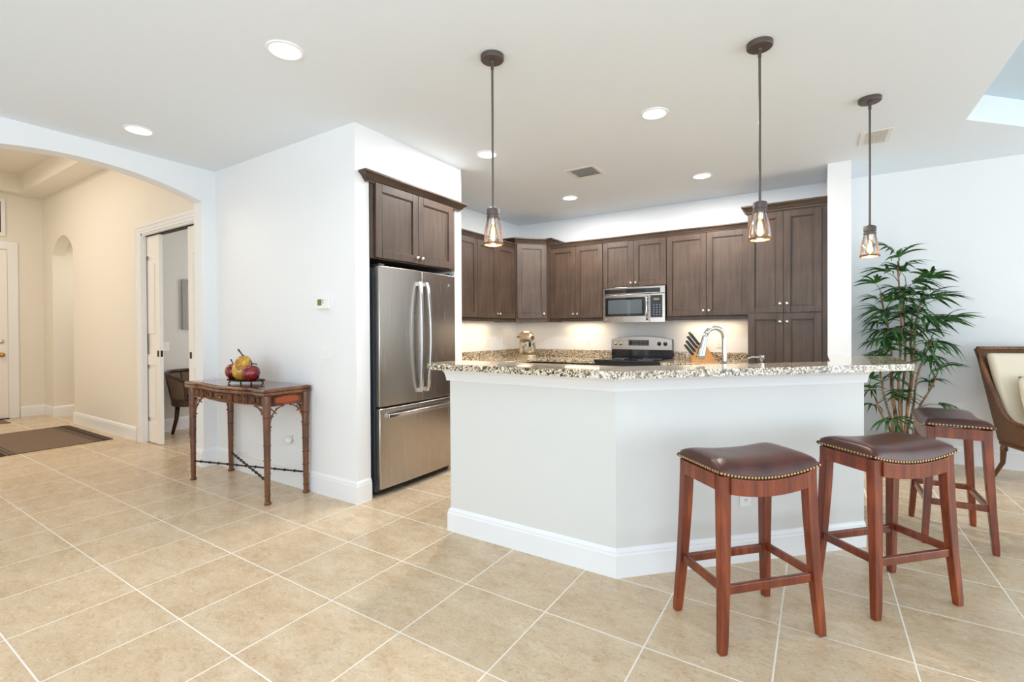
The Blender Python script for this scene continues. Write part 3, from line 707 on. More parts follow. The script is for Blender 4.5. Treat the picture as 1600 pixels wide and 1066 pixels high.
def vent(cx, cy, wx, wy, label, across='y'):
    t = thing('ceiling_vent', label, 'vent', (cx, cy, ZC))
    fr = .035
    obj('frame', B().prism([(-wx/2, -wy/2), (wx/2, -wy/2), (wx/2, wy/2), (-wx/2, wy/2)], -.008, -.0005, [[(-wx/2+fr, -wy/2+fr), (wx/2-fr, -wy/2+fr), (wx/2-fr, wy/2-fr), (-wx/2+fr, wy/2-fr)]]), M_vent, t, bevel=.003)
    obj('duct_opening', B().box((-wx/2+fr, -wy/2+fr, -.002), (wx/2-fr, wy/2-fr, -.0006)), mat('duct_grey', (.30, .30, .30), .7), t)
    n_ = 6; L = (wx if across == 'y' else wy)-2*fr
    for i in range(n_):
        p = -L/2+L*(i+.5)/n_
        Mx = Matrix.Translation((p, 0, -.008) if across == 'y' else (0, p, -.008)) @ Matrix.Rotation(radians(28), 4, 'Y' if across == 'y' else 'X')
        a = (.016, wy/2-fr, .001) if across == 'y' else (wx/2-fr, .016, .001)
        obj('slat', B().box((-a[0], -a[1], -a[2]), a, Mx), M_vent, t)
vent(-1.925, 4.34, .30, .30, 'square white ceiling vent left of the middle pendant', 'x')
vent(.398, 4.835, .21, .33, 'small white louvred ceiling vent behind the rightmost pendant', 'y')

# ------------------------------------------------------------------ wall plates
def plate(name, label, cat, loc, rotz, w=.07, h=.115, kind='outlet', gang=1, mt=None):
    """faces local -y"""
    t = thing(name, label, cat, loc, rotz)
    w = w+(gang-1)*.046
    obj('cover_plate', B().box((-w/2, -.006, -h/2), (w/2, -.0005, h/2)), mt or M_white, t, bevel=.002)
    for g in range(gang):
        x = (g-(gang-1)/2)*.046
        if kind == 'switch': obj('rocker', B().hexa([(x-.016, -.0065, -.033), (x+.016, -.0065, -.033), (x+.016, -.006, -.033), (x-.016, -.006, -.033)], [(x-.016, -.011, .033), (x+.016, -.011, .033), (x+.016, -.006, .033), (x-.016, -.006, .033)]), M_white, t, bevel=.001)
        else:
            for z in (-.021, .021):
                so = obj('socket', B().box((x-.016, -.008, z-.014), (x+.016, -.006, z+.014)), M_white, t, bevel=.003)
                obj('slots', B().box((x-.008, -.0085, z-.002), (x-.005, -.0079, z+.008)).box((x+.005, -.0085, z-.002), (x+.008, -.0079, z+.008)).box((x-.002, -.0085, z-.011), (x+.002, -.0079, z-.006)), M_slot, so)
    return t
plate('light_switch', 'double white rocker switch on the wall above the console table', 'light switch', (-3.25, YC, 1.125), 0, kind='switch', gang=2)
plate('wall_outlet', 'white outlet low on the wall behind the console table', 'outlet', (-3.69, YC, .40), 0)
t = thing('plug_in_freshener', 'round white plug-in device in the outlet behind the console table', 'air freshener', (-3.715, YC-.009, .385))
obj('body', B().lathe([(.02, 0), (.032, .012), (.034, .03), (.026, .045), (.012, .05)], (0, 0, 0), 20, True, Matrix.Rotation(pi/2, 3, 'X')), M_white, t, smooth=True)
obj('plug', B().box((-.012, -.004, .0), (.012, .004, .03)), M_white, t)
plate('wall_outlet', 'white outlet on the bar wall behind the nearest stool', 'outlet', (-.352+.012, 2.888-.006+.03, .362), radians(45))
plate('wall_outlet', 'white outlet on the backsplash wall left of the range', 'outlet', (-2.645, YB, 1.12), 0)
plate('wall_outlet', 'white outlet on the backsplash wall behind the faucet', 'outlet', (-.975, YB, 1.125), 0)
plate('wall_outlet', 'white outlet on the left kitchen wall, nearer the refrigerator', 'outlet', (XK, 5.24, 1.13), pi/2)
plate('wall_outlet', 'white outlet on the left kitchen wall, nearer the corner mixer', 'outlet', (XK, 5.62, 1.13), pi/2)
plate('light_switch', 'white switch plate on the study wall beyond the pocket doors', 'light switch', (-7.13, 2.765, 1.10), pi/2, kind='switch', gang=2)
plate('light_switch', 'small switch on the foyer wall by the arched opening', 'light switch', (-10.07, YC, 1.20), 0, kind='switch', mt=M_foyer)
t = thing('thermostat', 'white wall thermostat with green display above the light switch', 'thermostat', (-3.265, YC, 1.51))
obj('body', B().box((-.075, -.026, -.045), (.075, -.0005, .045)), M_white, t, bevel=.005)
obj('display', B().box((-.055, -.0275, -.018), (-.005, -.0262, .03)), M_disp, t)
obj('buttons', B().box((.005, -.0275, .0), (.018, -.0262, .010)).box((.005, -.0275, .016), (.018, -.0262, .026)), M_key, t)

# ------------------------------------------------------------------ console table
t = thing('console_table', 'mahogany bamboo-legged console table against the white wall', 'console table', (-4.03, 2.155, 0))
HX, HY = .572, .158
def bamboo(pts_r, nodes, r0, r1, z0, z1, x, y):
    prof = []; n_ = 44
    for i in range(n_+1):
        z = z0+(z1-z0)*i/n_; r = r0+(r1-r0)*i/n_
        for nd in nodes:
            d_ = abs(z-nd)
            if d_ < .012: r += .0045*(1-d_/.012)
        prof.append((r, z))
    return prof
def leg_b():
    nodes = [.07, .145, .23, .33, .44, .55, .65]
    zs = sorted(set([.022+.0085*i for i in range(95) if .022+.0085*i < .805]+nodes+[n_-.006 for n_ in nodes]+[n_+.006 for n_ in nodes]))
    prof = [(.020, 0), (.026, .004), (.027, .012), (.021, .020)]
    for z in zs:
        r = .0185+.0095*min(1, z/.73)
        if any(abs(z-n_) < .001 for n_ in nodes): r += .006
        prof.append((r, z))
    prof.append((.027, .811))
    return B().lathe(prof, (0, 0, 0), 18)
for sx in (-1, 1):
    for sy in (-1, 1):
        obj('leg', leg_b(), M_table, t, smooth='auto', loc=(sx*HX, sy*HY, 0))
def ctop(off, n_=10):
    """serpentine outline, counter-clockwise"""
    def cur(keys):
        out = []
        for i in range(len(keys)-1):
            for j in range(n_):
                a = j/n_; s_ = a*a*(3-2*a); out.append((keys[i][0]*(1-a)+keys[i+1][0]*a, keys[i][1]*(1-s_)+keys[i+1][1]*s_))
        out.append(keys[-1]); return out
    fr_ = cur([(-.605-off, -.19-off), (-.47, -.185-off), (-.38, -.165-off), (-.26, -.195-off), (0, -.222-off), (.26, -.195-off), (.38, -.165-off), (.47, -.185-off), (.605+off, -.19-off)])
    rt_ = [(.605+off, -.12), (.592+off, -.05), (.588+off, 0), (.592+off, .07), (.605+off, .16+off*.2)]
    bk = [(.605+off, .172), (-.605-off, .172)]
    lf = [(-.605-off, .16), (-.592-off, .07), (-.588-off, 0), (-.592-off, -.05), (-.605-off, -.12)]
    return fr_+rt_+bk+lf
tp = obj('table_top', B().prism(ctop(.012), .836, .862), M_ttop, t, bevel=.011, seg=3, smooth='auto')
b = B().prism(ctop(.002), .8115, .8586)
ed = ctop(.004); Lp = []
for i in range(len(ed)):
    p, q = Vector(ed[i]), Vector(ed[(i+1) % len(ed)]); m_ = max(1, int((q-p).length/.02))
    for k in range(m_): Lp.append(p.lerp(q, k/m_))
for zc in (.8475, .8235):
    rr = [.0125+(.0022 if i % 9 == 0 else 0) for i in range(len(Lp))]
    b.tube([(p.x, p.y, zc) for p in Lp], rr, 8, closed=True)
obj('top_edge_moulding', b, M_table, t, smooth='auto')
bpy.data.objects.remove(tp)
tp = obj('table_top', B().prism(ctop(-.004), .8587, .8625), M_ttop, t)
tp['label'] = 'glossy dark red-brown inset top'
obj('apron', B().prism([(x*.962, y*.90+.006) for x, y in ctop(-.004)], .725, .811), M_tdark, t, bevel=.003)
# carved front: rings, drawer with pull
fc = [(x*.962, y*.90+.006) for x, y in ctop(-.004)][:81]
def fy(x):
    for (x0, y0), (x1, y1) in zip(fc, fc[1:]):
        if x0 <= x <= x1: return y0+(y1-y0)*(x-x0)/max(1e-6, x1-x0)
    return fc[0][1]
b = B()
for x in (-.50, -.42, -.34, -.26, -.18, .18, .26, .34, .42, .50):
    y = fy(x)-.002; b.tube([(x+.028*cos(a), y, .768+.028*sin(a)) for a in [2*pi*i/18 for i in range(18)]], .004, 6, closed=True)
b.tube([(x, fy(x)-.002, .806) for x in [-.55+.02*i for i in range(56)]], .005, 6)
b.tube([(x, fy(x)-.002, .730) for x in [-.55+.02*i for i in range(56)]], .006, 6)
for x in (-.46, -.38, -.30, -.22, .22, .30, .38, .46): b.tube([(x, fy(x)-.002, .735), (x, fy(x)-.002, .803)], .004, 6)
obj('carving', b, M_table, t, smooth=True)
dw_ = obj('drawer', B().surf(lambda u, v: (-.13+.26*u, fy(-.13+.26*u)-.006, .737+.062*v), 12, 2), M_tdark, t, solid=.006)
obj('drawer_frame', B().tube([(x, fy(x)-.008, .742) for x in [-.12+.02*i for i in range(13)]], .0035, 6).tube([(x, fy(x)-.008, .795) for x in [-.12+.02*i for i in range(13)]], .0035, 6), M_table, dw_, smooth=True)
obj('drawer_pull', B().ball((0, fy(0)-.018, .768), .010).ball((-.05, fy(0)-.012, .775), .004).ball((.05, fy(0)-.012, .775), .004), M_brass, dw_, smooth=True)
for sx in (-1, 1):
    el = [(sx*.571, .115*cos(a)*1.0, .768+.030*sin(a)) for a in [2*pi*i/24 for i in range(24)]]
    obj('side_inlay', B().prism([(max(-.095, min(.095, .125*cos(2*pi*i/32))), .768+.026*sin(2*pi*i/32)) for i in range(32)], .566 if sx > 0 else -.583, .583 if sx > 0 else -.566, fm=lambda u, v, s_: (s_, u, v)), M_inlay, t)
    obj('side_moulding', B().tube([(sx*.584, max(-.105, min(.105, .135*cos(a))), .768+.033*sin(a)) for a in [2*pi*i/32 for i in range(32)]], .004, 6, closed=True), M_table, t, smooth=True)
# fretwork brackets
def bracket(ax, s1, org, L=.17, Hh=.15):
    """quarter-arch bracket from leg org along axis ax, direction s1"""
    b = B(); P = lambda u, z: (org[0]+s1*u, org[1], z) if ax == 'x' else (org[0], org[1]+s1*u, z)
    z1 = .722
    b.tube([P(.022+(L-.022)*(1-cos(a)), z1-Hh+Hh*sin(a)) for a in [pi/2*i/10 for i in range(11)]], .0055, 7)
    b.tube([P(.022, z1-Hh), P(.036, z1-Hh)], .006, 7).tube([P(.03, z1-.01), P(.075, z1-.055)], .005, 6).tube([P(.028, z1-.06), P(.05, z1-.075)], .0045, 6)
    b.tube([P(.075, z1-.01), P(.06, z1-.045)], .0045, 6)
    return b
for sx in (-1, 1):
    for sy in (-1, 1):
        obj('bracket', bracket('x', -sx, (sx*HX, sy*HY)), M_table, t, smooth=True)
        obj('bracket', bracket('y', -sy, (sx*HX, sy*HY), .135, .15), M_table, t, smooth=True)
def stretcher_b(a, c, z):
    a = Vector((*a, z)); c = Vector((*c, z)); pts = []; rr = []; n_ = 12
    for i in range(n_):
        for f, r in ((0, .0075), (.78, .0068), (.89, .0125), (.99, .007)):
            pts.append(a.lerp(c, (i+f)/n_)); rr.append(r)
    pts.append(c); rr.append(.0065)
    return B().tube(pts, rr, 8)
s1 = obj('stretcher', stretcher_b((-HX, -HY), (HX, HY), .165), M_iron, t, smooth=True)
s2 = obj('stretcher', stretcher_b((-HX, HY), (HX, -HY), .172), M_iron, t, smooth=True)

# fruit sculpture
TZ = .8628
t = thing('fruit_tray', 'dark metal leaf-shaped tray with feet on the console table', 'tray', (-3.99, 2.13, TZ), radians(14))
b = B(); ol = [(.165*cos(a)*(1+.12*cos(2*a)), .09*sin(a)) for a in [2*pi*i/40 for i in range(40)]]
b.prism(ol, .022, .027)
obj('tray_plate', b, M_iron, t, bevel=.002)
obj('tray_rim', B().tube([(x, y, .030) for x, y in ol], .0035, 6, closed=True), M_iron, t, smooth=True)
for x, y in ((-.11, -.05), (.11, -.05), (-.11, .05), (.11, .05)): obj('foot', B().tube([(x, y, .022), (x*1.05, y*1.1, .008), (x*1.12, y*1.2, .005)], [.005, .005, .007], 7), M_iron, t, smooth=True)
fz = TZ+.0275
def stemf(b, p, q, r0=.006, r1=.008): b.tube([p, (Vector(p)+Vector(q))/2+Vector((.004, 0, -.002)), q], [r0, r0*.9, r1], 8); return b
def leaf_b(p, d, L=.05, wd=.011):
    d = Vector(d).normalized(); s_ = d.cross(Vector((0, 0, 1))).normalized(); p = Vector(p)
    return B().surf(lambda u, v: p+d*L*u+s_*wd*(v*2-1)*sin(pi*min(1, u*.95+.03))+Vector((0, 0, -.012*u*u+.006*abs(v*2-1))), 8, 4)
t = thing('decorative_pear', 'golden painted pear between two red apples on the metal tray', 'ornament', (-4.015, 2.125, fz))
obj('body', B().lathe([(.002, .001), (.036, .0), (.064, .013), (.081, .042), (.087, .072), (.083, .102), (.071, .135), (.056, .165), (.044, .186), (.024, .199), (.002, .197)], (0, 0, 0), 28), M_pear, t, smooth=True)
obj('stem', stemf(B(), (0, 0, .195), (-.042, -.02, .252)), M_dark, t, smooth=True)
obj('leaf', leaf_b((0, 0, .20), (.7, .3, -.5), .06), M_iron, t, solid=.0015)
AP = [(.001, .012), (.018, .002), (.04, .006), (.060, .03), (.068, .065), (.062, .098), (.042, .122), (.02, .126), (.006, .118), (.001, .115)]
t = thing('decorative_apple', 'shiny red apple to the right of the golden pear', 'ornament', (-3.865, 2.105, fz))
obj('body', B().lathe(AP, (0, 0, 0), 28), M_apple, t, smooth=True)
obj('stem', stemf(B(), (0, 0, .115), (.008, .0, .155), .004, .005), M_dark, t, smooth=True)
obj('leaf', leaf_b((.008, 0, .135), (.8, .5, .2), .045), M_iron, t, solid=.0015)
t = thing('decorative_apple', 'dark red apple half hidden behind the golden pear', 'ornament', (-4.165, 2.125, fz))
obj('body', B().lathe(AP, (0, 0, 0), 28), M_apple, t, smooth=True)
obj('stem', stemf(B(), (0, 0, .115), (-.03, -.01, .165), .005, .006), M_dark, t, smooth=True)
obj('leaf', leaf_b((0, 0, .122), (-.6, -.8, .1), .04), M_pear, t, solid=.0015)

# ------------------------------------------------------------------ bar stools
A_, B_ = .238, .150            # seat half sizes
def zn(x): return .684+.034*(x/A_)**2
def make_stool(label):
    t = thing('bar_stool', label, 'bar stool', (0, 0, 0), 0, 'leather saddle stools at the breakfast bar')
    def seatf(u, v):
        x = (u*2-1); y = (v*2-1); X = A_*x*1.0; Y = B_*y
        e = max(abs(x), abs(y))
        k = (1-abs(x)**7)**.55*(1-abs(y)**5)**.5
        puff = 1+.012*k*0
        return (X*(1+.025*(k**.5)*(1-k)), Y*(1+.04*(k**.5)*(1-k)), zn(X)+.010+k*(.054+.004*cos(pi*x)))
    b = B().surf(seatf, 40, 28)
    # side band below
    per = []
    m = 30
    for i in range(m): per.append((-1+2*i/m, -1))
    for i in range(m): per.append((1, -1+2*i/m))
    for i in range(m): per.append((1-2*i/m, 1))
    for i in range(m): per.append((-1, 1-2*i/m))
    b.rings([[(A_*x, B_*y, zn(A_*x)-.008) for x, y in per], [(A_*x*1.012, B_*y*1.02, zn(A_*x)+.002) for x, y in per], [(A_*x, B_*y, zn(A_*x)+.0102) for x, y in per]], cap=False)
    obj('seat', b, M_leather, t, smooth=True)
    obj('seat_board', B().surf(lambda u, v: ((A_-.004)*(2*u-1), (B_-.004)*(2*v-1), zn((A_-.004)*(2*u-1))-.004), 16, 4), M_stool, t, solid=.006)
    b = B(); sp = .0155
    nx = int(2*A_/sp); ny = int(2*B_/sp)
    pts = [(-A_+2*A_*i/nx, -B_-.004, (0, -1)) for i in range(nx+1)]+[(-A_+2*A_*i/nx, B_+.004, (0, 1)) for i in range(nx+1)]
    pts += [(A_+.003, -B_+2*B_*i/ny, (1, 0)) for i in range(1, ny)]+[(-A_-.003, -B_+2*B_*i/ny, (-1, 0)) for i in range(1, ny)]
    for x, y, n_ in pts:
        xx = max(-A_, min(A_, x)); c = Vector((x, y, zn(xx)-.001)); 
        sc = (.5, 1, 1) if n_[0] else (1, .5, 1); b.ball(c, .0058, 8, 5, sc)
    obj('nailhead_trim', b, M_nail, t, smooth=True)
    for sx in (-1, 1):
        for sy in (-1, 1):
            secs = []
            for z, fx, fy_, hw in ((0, .243, .160, .0165), (.04, .240, .1585, .0185), (.25, .226, .1455, .021), (.5, .2165, .1335, .0235), (.66, .213, .1275, .0245), (zn(.22)-.01, .213, .1275, .0245)):
                cx, cy = sx*(fx-.004), sy*(fy_-.004)
                secs.append([(cx-hw, cy-hw*.85, z), (cx+hw, cy-hw*.85, z), (cx+hw, cy+hw*.85, z), (cx-hw, cy+hw*.85, z)])
            obj('leg', B().rings(secs), M_stool, t, bevel=.004)
    for sy in (-1, 1):
        n_ = 16; f = lambda x: zn(x)-.010
        lo = [(x, zn(x)-.078+.010*(1-(x/.2)**2)*0) for x in [-.192+.384*i/n_ for i in range(n_+1)]]
        hi = [(x, zn(x)-.011) for x in [.192-.384*i/n_ for i in range(n_+1)]]
        obj('apron', B().prism(lo+hi, sy*.1435-.010, sy*.1435+.002 if sy > 0 else sy*.1435+.010, fm=lambda u, v, s_: (u, s_, v)), M_stool, t, bevel=.002)
        obj('stretcher', B().box((-.212, sy*.139-.010, .225), (.212, sy*.139+.010, .262)), M_stool, t, bevel=.004)
    for sx in (-1, 1):
        obj('apron', B().box((sx*.2265-.010, -.109, .640), (sx*.2265+.006, .109, zn(.225)-.012)), M_stool, t, bevel=.002)
        obj('stretcher', B().box((sx*.224-.010, -.13, .235), (sx*.224+.010, .13, .270)), M_stool, t, bevel=.004)
    return t
st = make_stool('reddish wood saddle stool with brown leather seat, nearest stool in front of bar wall')
st.location = (-.266, 2.305, 0); st.rotation_euler = (0, 0, radians(46))
s2_ = copy_tree(st); s2_.location = (.275, 2.905, 0); s2_.rotation_euler = (0, 0, radians(45.5))
s2_['label'] = 'brown leather saddle stool in the middle, by the right end of the bar'
s3_ = copy_tree(st); s3_.location = (.70, 3.965, 0); s3_.rotation_euler = (0, 0, radians(90))
s3_['label'] = 'brown leather saddle stool farthest back, in front of the palm, turned sideways'

# ------------------------------------------------------------------ palm
t = thing('potted_palm', 'tall green lady palm with bare brown canes by the dining wall', 'plant', (.66, 5.74, 0))
obj('pot', B().lathe([(.10, 0), (.115, .01), (.145, .22), (.155, .25), (.15, .262), (.14, .262), (.135, .22), (.0, .215)], (0, 0, 0), 28), M_pot, t, smooth='auto')
obj('soil', B().lathe([(.0, .222), (.132, .222), (.132, .232), (.0, .236)], (0, 0, 0), 20), M_soil, t)
random.seed(11)
def frond_mesh(seed, R0=.15, L=.27, nb=9):
    rnd = random.Random(seed); b = B()
    pe = [(0, 0, 0), (R0*.5, 0, R0*.22), (R0, 0, R0*.20)]
    b.tube(pe, [.004, .003, .0025], 5)
    c = Vector(pe[-1])
    for k in range(nb):
        a = radians(-70+140*k/(nb-1)+rnd.uniform(-7, 7)); Lk = L*(.72+.28*cos(a))*rnd.uniform(.88, 1.1)
        d = Vector((cos(a), sin(a), 0)); s_ = Vector((-sin(a), cos(a), 0)); dr = rnd.uniform(.5, .9); lift = rnd.uniform(.15, .42); wd = .0125*rnd.uniform(.8, 1.2)
        def f(u, v, d=d, s_=s_, Lk=Lk, dr=dr, lift=lift, wd=wd):
            w_ = wd*(min(1, u*6+.12))*(1-max(0, (u-.55)/.45)**1.6)+.0008
            r = Lk*(u-.10*u*u*dr)
            return c+d*r+s_*w_*(2*v-1)+Vector((0, 0, Lk*(lift*u-dr*u*u)+.45*w_*abs(2*v-1)))
        b.surf(f, 9, 2)
    me = bpy.data.meshes.new('frond'); bmesh.ops.recalc_face_normals(b.bm, faces=b.bm.faces); b.bm.to_mesh(me); b.bm.free(); me.materials.append(M_leaf)
    for p in me.polygons: p.use_smooth = True
    return me
FM = [frond_mesh(i, .12+.02*(i % 3), .23+.02*(i % 3), 7+i % 3) for i in range(6)]
canes = [  # base dx,dy, top dx,dy, top z, lean fronds
    (-.05, -.02, -.20, -.04, 1.02), (-.03, .03, -.10, .02, 1.42), (.0, -.04, -.01, -.05, 1.92), (.02, .02, .05, .03, 1.70),
    (.04, -.03, .16, -.04, 1.62), (.05, .02, .22, -.02, 1.20), (-.06, .0, -.25, -.10, .72), (.07, -.01, .26, -.07, .88), (-.01, .04, -.14, -.03, 1.62), (.06, .04, .10, .03, 1.40)]
fi = 0
for i, (bx, by, tx, ty, tz) in enumerate(canes):
    pts = []; rr = []; n_ = 16
    for k in range(n_+1):
        q = k/n_; s_ = q*q*.55+q*.45
        pts.append((bx+(tx-bx)*s_+.012*sin(q*9+i), by+(ty-by)*s_+.01*cos(q*7+i), .20+(tz-.20)*q)); rr.append((.0125 if k % 2 else .0100)*(1-.4*q))
    obj('cane', B().tube(pts, rr, 8), M_cane, t, smooth=True)
    nf = 9 if tz > 1.3 else 5
    for k in range(nf):
        q = 1-.30*(k/nf)*(1.9/tz if tz < 1.3 else 1.35)*.9; s_ = q*q*.55+q*.45
        o = bpy.data.objects.new('frond', FM[fi % 6]); COL.objects.link(o); o.parent = t
        o.location = (bx+(tx-bx)*s_, by+(ty-by)*s_, .20+(tz-.20)*q)
        az = k*2.4+i*1.3+random.uniform(-.3, .3)
        tilt = -.75+.95*(k/nf)+random.uniform(-.12, .12); roll = random.uniform(-.4, .4)
        o.rotation_mode = 'QUATERNION'; s0 = random.uniform(.85, 1.08)
        base = Vector((.66, 5.74, 0))+Vector(o.location); best = None
        for att in range(14):          # turn a frond away from the walls until it is clear of them
            for sz in (s0, s0*.85, s0*.7):
                q_ = Quaternion((0, 0, 1), az) @ Quaternion((0, 1, 0), tilt) @ Quaternion((1, 0, 0), roll)
                bad = sum(1 for v in o.data.vertices if (lambda w: w.y > YB-.02 or (w.x < .285 and w.y > 5.37) or (w.x < .47 and w.y < 4.4 and .98 < w.z < 1.1))(base+q_ @ (v.co*sz)))
                if best is None or bad < best[0]: best = (bad, q_, sz)
                if bad == 0: break
            if best[0] == 0: break
            az += .55 if cos(az) > 0 and sin(az) < 0 or sin(az) < 0 and cos(az) < 0 and att % 2 else -.45
        o.rotation_quaternion = best[1]; o.scale = (best[2],)*3; fi += 1

# ------------------------------------------------------------------ dining chair at the right edge
t = thing('dining_chair', 'woven rattan high-back chair with cream cushion at right edge', 'chair', (1.605, 5.545, 0), radians(19))
def rail_z(q):  # q: 0 front end of arm, 1 back corner
    return .50+.60*(q**4.5)
def side(sx):
    def f(u, v):   # u from front to back, v bottom->top
        zt = rail_z(u); z = .34+(zt-.34)*v
        flare = .085*((z-.34)/.76)
        return (sx*(.270+flare+.015*sin(pi*u)), -.24+.38*u+.135*u*((z-.34)/.76), z)
    return f
for sx in (-1, 1):
    obj('side_panel', B().surf(side(sx), 14, 10), M_weave, t, smooth=True, solid=.025)
    obj('arm_rail', B().tube([Vector(side(sx)(q/16, 1))+Vector((0, 0, .005)) for q in range(17)]+[], .019, 10), M_rattan, t, smooth=True)
obj('backrest', B().surf(lambda u, v: ((.270+.085*v)*(2*u-1), .14+.135*v+.02*sin(pi*u), .34+.76*v), 12, 10), M_weave, t, smooth=True, solid=.025)
obj('top_rail', B().tube([((.35)*(2*q/12-1), .275+.02*sin(pi*q/12), 1.108) for q in range(13)], .018, 10), M_rattan, t, smooth=True)
obj('seat_frame', B().box((-.275, -.26, .30), (.275, .15, .36)), M_rattan, t, bevel=.012)
obj('front_panel', B().box((-.268, -.26, .345), (.268, -.235, .47)), M_weave, t, bevel=.006)
obj('seat_cushion', B().box((-.255, -.235, .36), (.255, .12, .50)), M_pil, t, bevel=.035, seg=4, smooth='auto')
obj('back_cushion', B().hexa([(-.255, .05, .49), (.255, .05, .49), (.255, .14, .49), (-.255, .14, .49)], [(-.32, .17, 1.07), (.32, .17, 1.07), (.32, .245, 1.07), (-.32, .245, 1.07)]), M_pil, t, bevel=.03, seg=4, smooth='auto')
for sx in (-1, 1):
    for sy in (-1, 1):
        y0 = .11 if sy > 0 else -.225
        obj('leg', B().tube([(sx*.245, y0, .34), (sx*.255, y0+sy*.01, .28), (sx*.252, y0+sy*.025, .15), (sx*.285, y0+sy*.08, .008)], [.024, .022, .017, .013], 10), M_rattan, t, smooth=True)
        obj('leg_wrap', B().tube([(sx*.252+.022*cos(a*1.0), y0+sy*.01+.024*sin(a), .29-.0009*a*2) for a in [i*.6 for i in range(40)]], .004, 5), M_rattan, t, smooth=True)
t = thing('throw_pillow', 'cream square pillow leaning on the rattan chair back', 'pillow', (1.60, 5.52, .502), radians(22))
obj('body', B().surf(lambda u, v: (.20*(2*u-1)*(1-.08*(2*v-1)**2), -.055*((1-(2*u-1)**4)*(1-(2*v-1)**4))**.6+.10*v-.02, .015+.37*v), 14, 14).surf(lambda u, v: (.20*(2*u-1)*(1-.08*(2*v-1)**2), .055*((1-(2*u-1)**4)*(1-(2*v-1)**4))**.6+.10*v-.02, .015+.37*v), 14, 14), M_pil, t, smooth=True)

# ------------------------------------------------------------------ foyer: doors, rug, study chair, picture
def panel_door(name, w, h, parent=None):
    """face at y=0 facing -y, origin lower left; arched upper panel and lower panel"""
    t_ = .035; st_ = .105
    b = B(); holes = []
    a = arc_pts(st_, w-st_, h-.30, h-.22, 12)
    up_ = [(st_, 1.02)]+[(p[0], p[1]) for p in a]+[(w-st_, 1.02)]
    lo_ = [(st_, .24), (st_, .90), (w-st_, .90), (w-st_, .24)]
    b.prism([(0, 0), (w, 0), (w, h), (0, h)], 0, .017, [up_, lo_], fm=lambda u, v, s_: (u, s_, v))
    b.box((0, .015, 0), (w, t_, h))
    def inset(poly, d):
        cx = sum(p[0] for p in poly)/len(poly); cz = sum(p[1] for p in poly)/len(poly)
        W_ = max(p[0] for p in poly)-cx; H_ = max(p[1] for p in poly)-cz
        return [(cx+(p[0]-cx)*(W_-d)/W_, cz+(p[1]-cz)*(H_-d)/H_) for p in poly]
    for poly in (up_, lo_): b.prism(inset(poly, .045), .004, .0155, fm=lambda u, v, s_: (u, s_, v))
    return obj(name, b, M_door, parent, bevel=.003)
# pocket doors (each slides in the wall)
CZ = 2.43
d = struct('door_1', B().sweep([(0, 0)]*1+[], [(0, 0)]) if False else B().box((-6.64, YC-.001, 0), (-6.622, 2.4, CZ)).box((-5.218, YC-.001, 0), (-5.2, 2.4, CZ)).box((-6.64, YC-.001, CZ-.018), (-5.2, 2.395, CZ)), M_trim)
for x0, x1 in ((-6.64, -5.2),):
    cs = B()
    for i, (o, dd2) in enumerate(((.0, .011), (.03, .016), (.07, .021))):
        e = .10
        cs.box((x0-e, YC-dd2, 0), (x0-o, YC, CZ+o)).box((x0-e, YC-dd2, CZ+o), (-5.11, YC, CZ+e))
    obj('casing', cs, M_trim, d, bevel=.003)
obj('door_track', B().box((-6.62, 2.405, CZ-.03), (-5.22, 2.45, CZ-.002)), M_slot, d)
for (xl, lab, w_) in ((-7.215, 'left', .93), (-5.615, 'right', .60)):
    t = thing('pocket_door', 'white pocket door leaf pulled out at the left side of the study opening' if lab == 'left' else 'white pocket door leaf at the right side behind the console table', 'door', (xl, 2.405, .008), 0)
    if lab == 'left':
        w_ = .90; t.location.x = -6.30-w_
    else: w_ = .51
    panel_door('door_panel', w_, 2.40, t)
    px = w_-.045 if lab == 'left' else .045
    ex = w_ if lab == 'left' else 0
    obj('flush_pull', B().box((px-.022, -.003, 1.0), (px+.022, .0, 1.07)), M_iron, t, bevel=.002)
    obj('edge_pull', B().box((ex-.001 if lab == 'left' else -.002, .006, 1.0), (ex+.002 if lab == 'left' else .001, .028, 1.07)), M_iron, t)
# front door on the far wall (faces +X): local x -> +Y
t = thing('front_door', 'white front door with brass hardware at the end of the foyer', 'door', (-10.262, 1.045, .012), pi/2)
panel_door('door_panel', .915, 2.52, t)
obj('deadbolt', B().lathe([(.032, 0), (.030, .012), (.012, .02)], (.845, 0, 1.15), 20, True, Matrix.Rotation(pi/2, 3, 'X')), M_nickel, t, smooth='auto')
obj('door_knob', B().lathe([(.034, 0), (.032, .008), (.012, .012), (.012, .035), (.028, .045), (.032, .06), (.024, .072), (.004, .076)], (.845, 0, .95), 20, True, Matrix.Rotation(pi/2, 3, 'X')), M_brass, t, smooth=True)
obj('threshold', B().box((0, -.04, -.012), (.915, .03, .0)), M_iron, t)
d = struct('door_2', B().box((-10.299, 1.963, 0), (-10.275, 2.08, 2.66)).box((-10.299, .93, 0), (-10.275, 1.04, 2.66)).box((-10.299, 1.04, 2.545), (-10.275, 1.963, 2.66)), M_trim, bevel=.004)
b = B().prism([(.9, 2.74), (1.95, 2.74), (1.95, 3.30), (.9, 3.30)], -10.299, -10.27, [[(.95, 2.79), (1.905, 2.79), (1.905, 3.25), (.95, 3.25)]], fm=lambda u, v, s_: (s_, u, v))
d = struct('window_3', b, M_trim); obj('window_glass', B().box((-10.298, .95, 2.79), (-10.285, 1.905, 3.25)), M_black, d)
t = tag(obj('foyer_rug', B().box((-.79, -.5, 0), (.79, .5, .008)), M_rug, loc=(-7.965, 1.745, 0)), 'brown woven rug with dark striped ends in the foyer', 'rug')
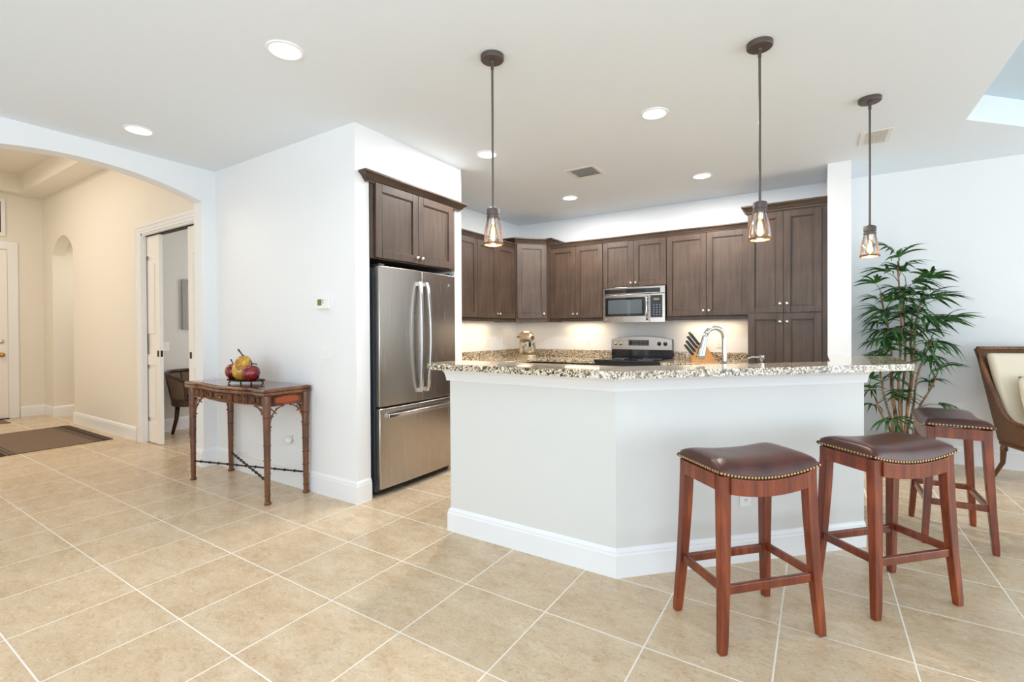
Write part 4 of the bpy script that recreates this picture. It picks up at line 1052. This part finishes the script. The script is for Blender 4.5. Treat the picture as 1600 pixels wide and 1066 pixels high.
tag(obj('door_mat', B().box((-.22, -.16, 0), (.22, .16, .008)), M_rug, loc=(-9.96, 1.72, 0.0)), 'small brown mat in front of the front door', 'door mat')
t = thing('wall_picture', 'grey picture seen edge-on on the study wall', 'picture', (-7.129, 3.30, 1.655))
obj('picture_frame', B().prism([(-.33, -.33), (.33, -.33), (.33, .33), (-.33, .33)], 0, .035, [[(-.28, -.28), (.28, -.28), (.28, .28), (-.28, .28)]], fm=lambda u, v, s_: (s_, u, v)), mat('grey_frame', sr(150, 150, 150), .5), t)
obj('picture_sheet', B().box((.002, -.28, -.28), (.012, .28, .28)), mat('grey_print', sr(170, 170, 168), .6), t)
# barrel chair in the study
t = thing('barrel_chair', 'dark wood cane-backed barrel chair inside the study', 'chair', (-6.70, 2.95, 0), radians(98))
def barrel(u, v, r0=.25, r1=.31):
    a = radians(-125+250*u); z = .44+.34*v-.10*v*(abs(2*u-1)**3); r = r0+(r1-r0)*v
    return (r*cos(a+pi/2), r*sin(a+pi/2), z)
M_cane2 = weave('dark_cane_mesh', sr(52, 36, 26), sr(128, 104, 80), 230)
obj('cane_back', B().surf(lambda u, v: barrel(u, v), 30, 8), M_cane2, t, smooth=True, solid=.008)
obj('back_rail', B().tube([Vector(barrel(i/30, 1))+Vector((0, 0, .01)) for i in range(31)], .021, 10), M_dark, t, smooth=True)
obj('lower_rail', B().tube([Vector(barrel(i/30, 0)) for i in range(31)], .018, 8), M_dark, t, smooth=True)
for u in (.0, .25, .5, .75, 1.0): obj('upright', B().tube([barrel(u, v/6) for v in range(7)], .015, 8), M_dark, t, smooth=True)
obj('seat', B().lathe([(.0, .37), (.255, .37), (.265, .39), (.265, .44), (.25, .455), (.0, .46)], (0, 0, 0), 30), M_dark, t, smooth='auto')
for a in (45, 135, 225, 315):
    c, s_ = cos(radians(a)), sin(radians(a)); obj('leg', B().tube([(.20*c, .20*s_, .39), (.215*c, .215*s_, .2), (.26*c, .26*s_, .005)], [.028, .024, .018], 8), M_dark, t, smooth=True)

# ------------------------------------------------------------------ under-cabinet lighting
for (x, y, sx, sy, e) in ((-2.68, 5.90, .5, .05, 2.1), (-1.06, 5.90, .6, .05, 2.4), (-3.62, 4.9, .05, .7, 2.4), (-3.62, 4.1, .05, .5, 1.6), (-3.5, 5.75, .2, .2, .8)):
    area('under_cabinet_light', (x, y, 1.395 if x != -3.5 else 1.39), (0, 0, -1), sx, sy, e, (1, .76, .50))
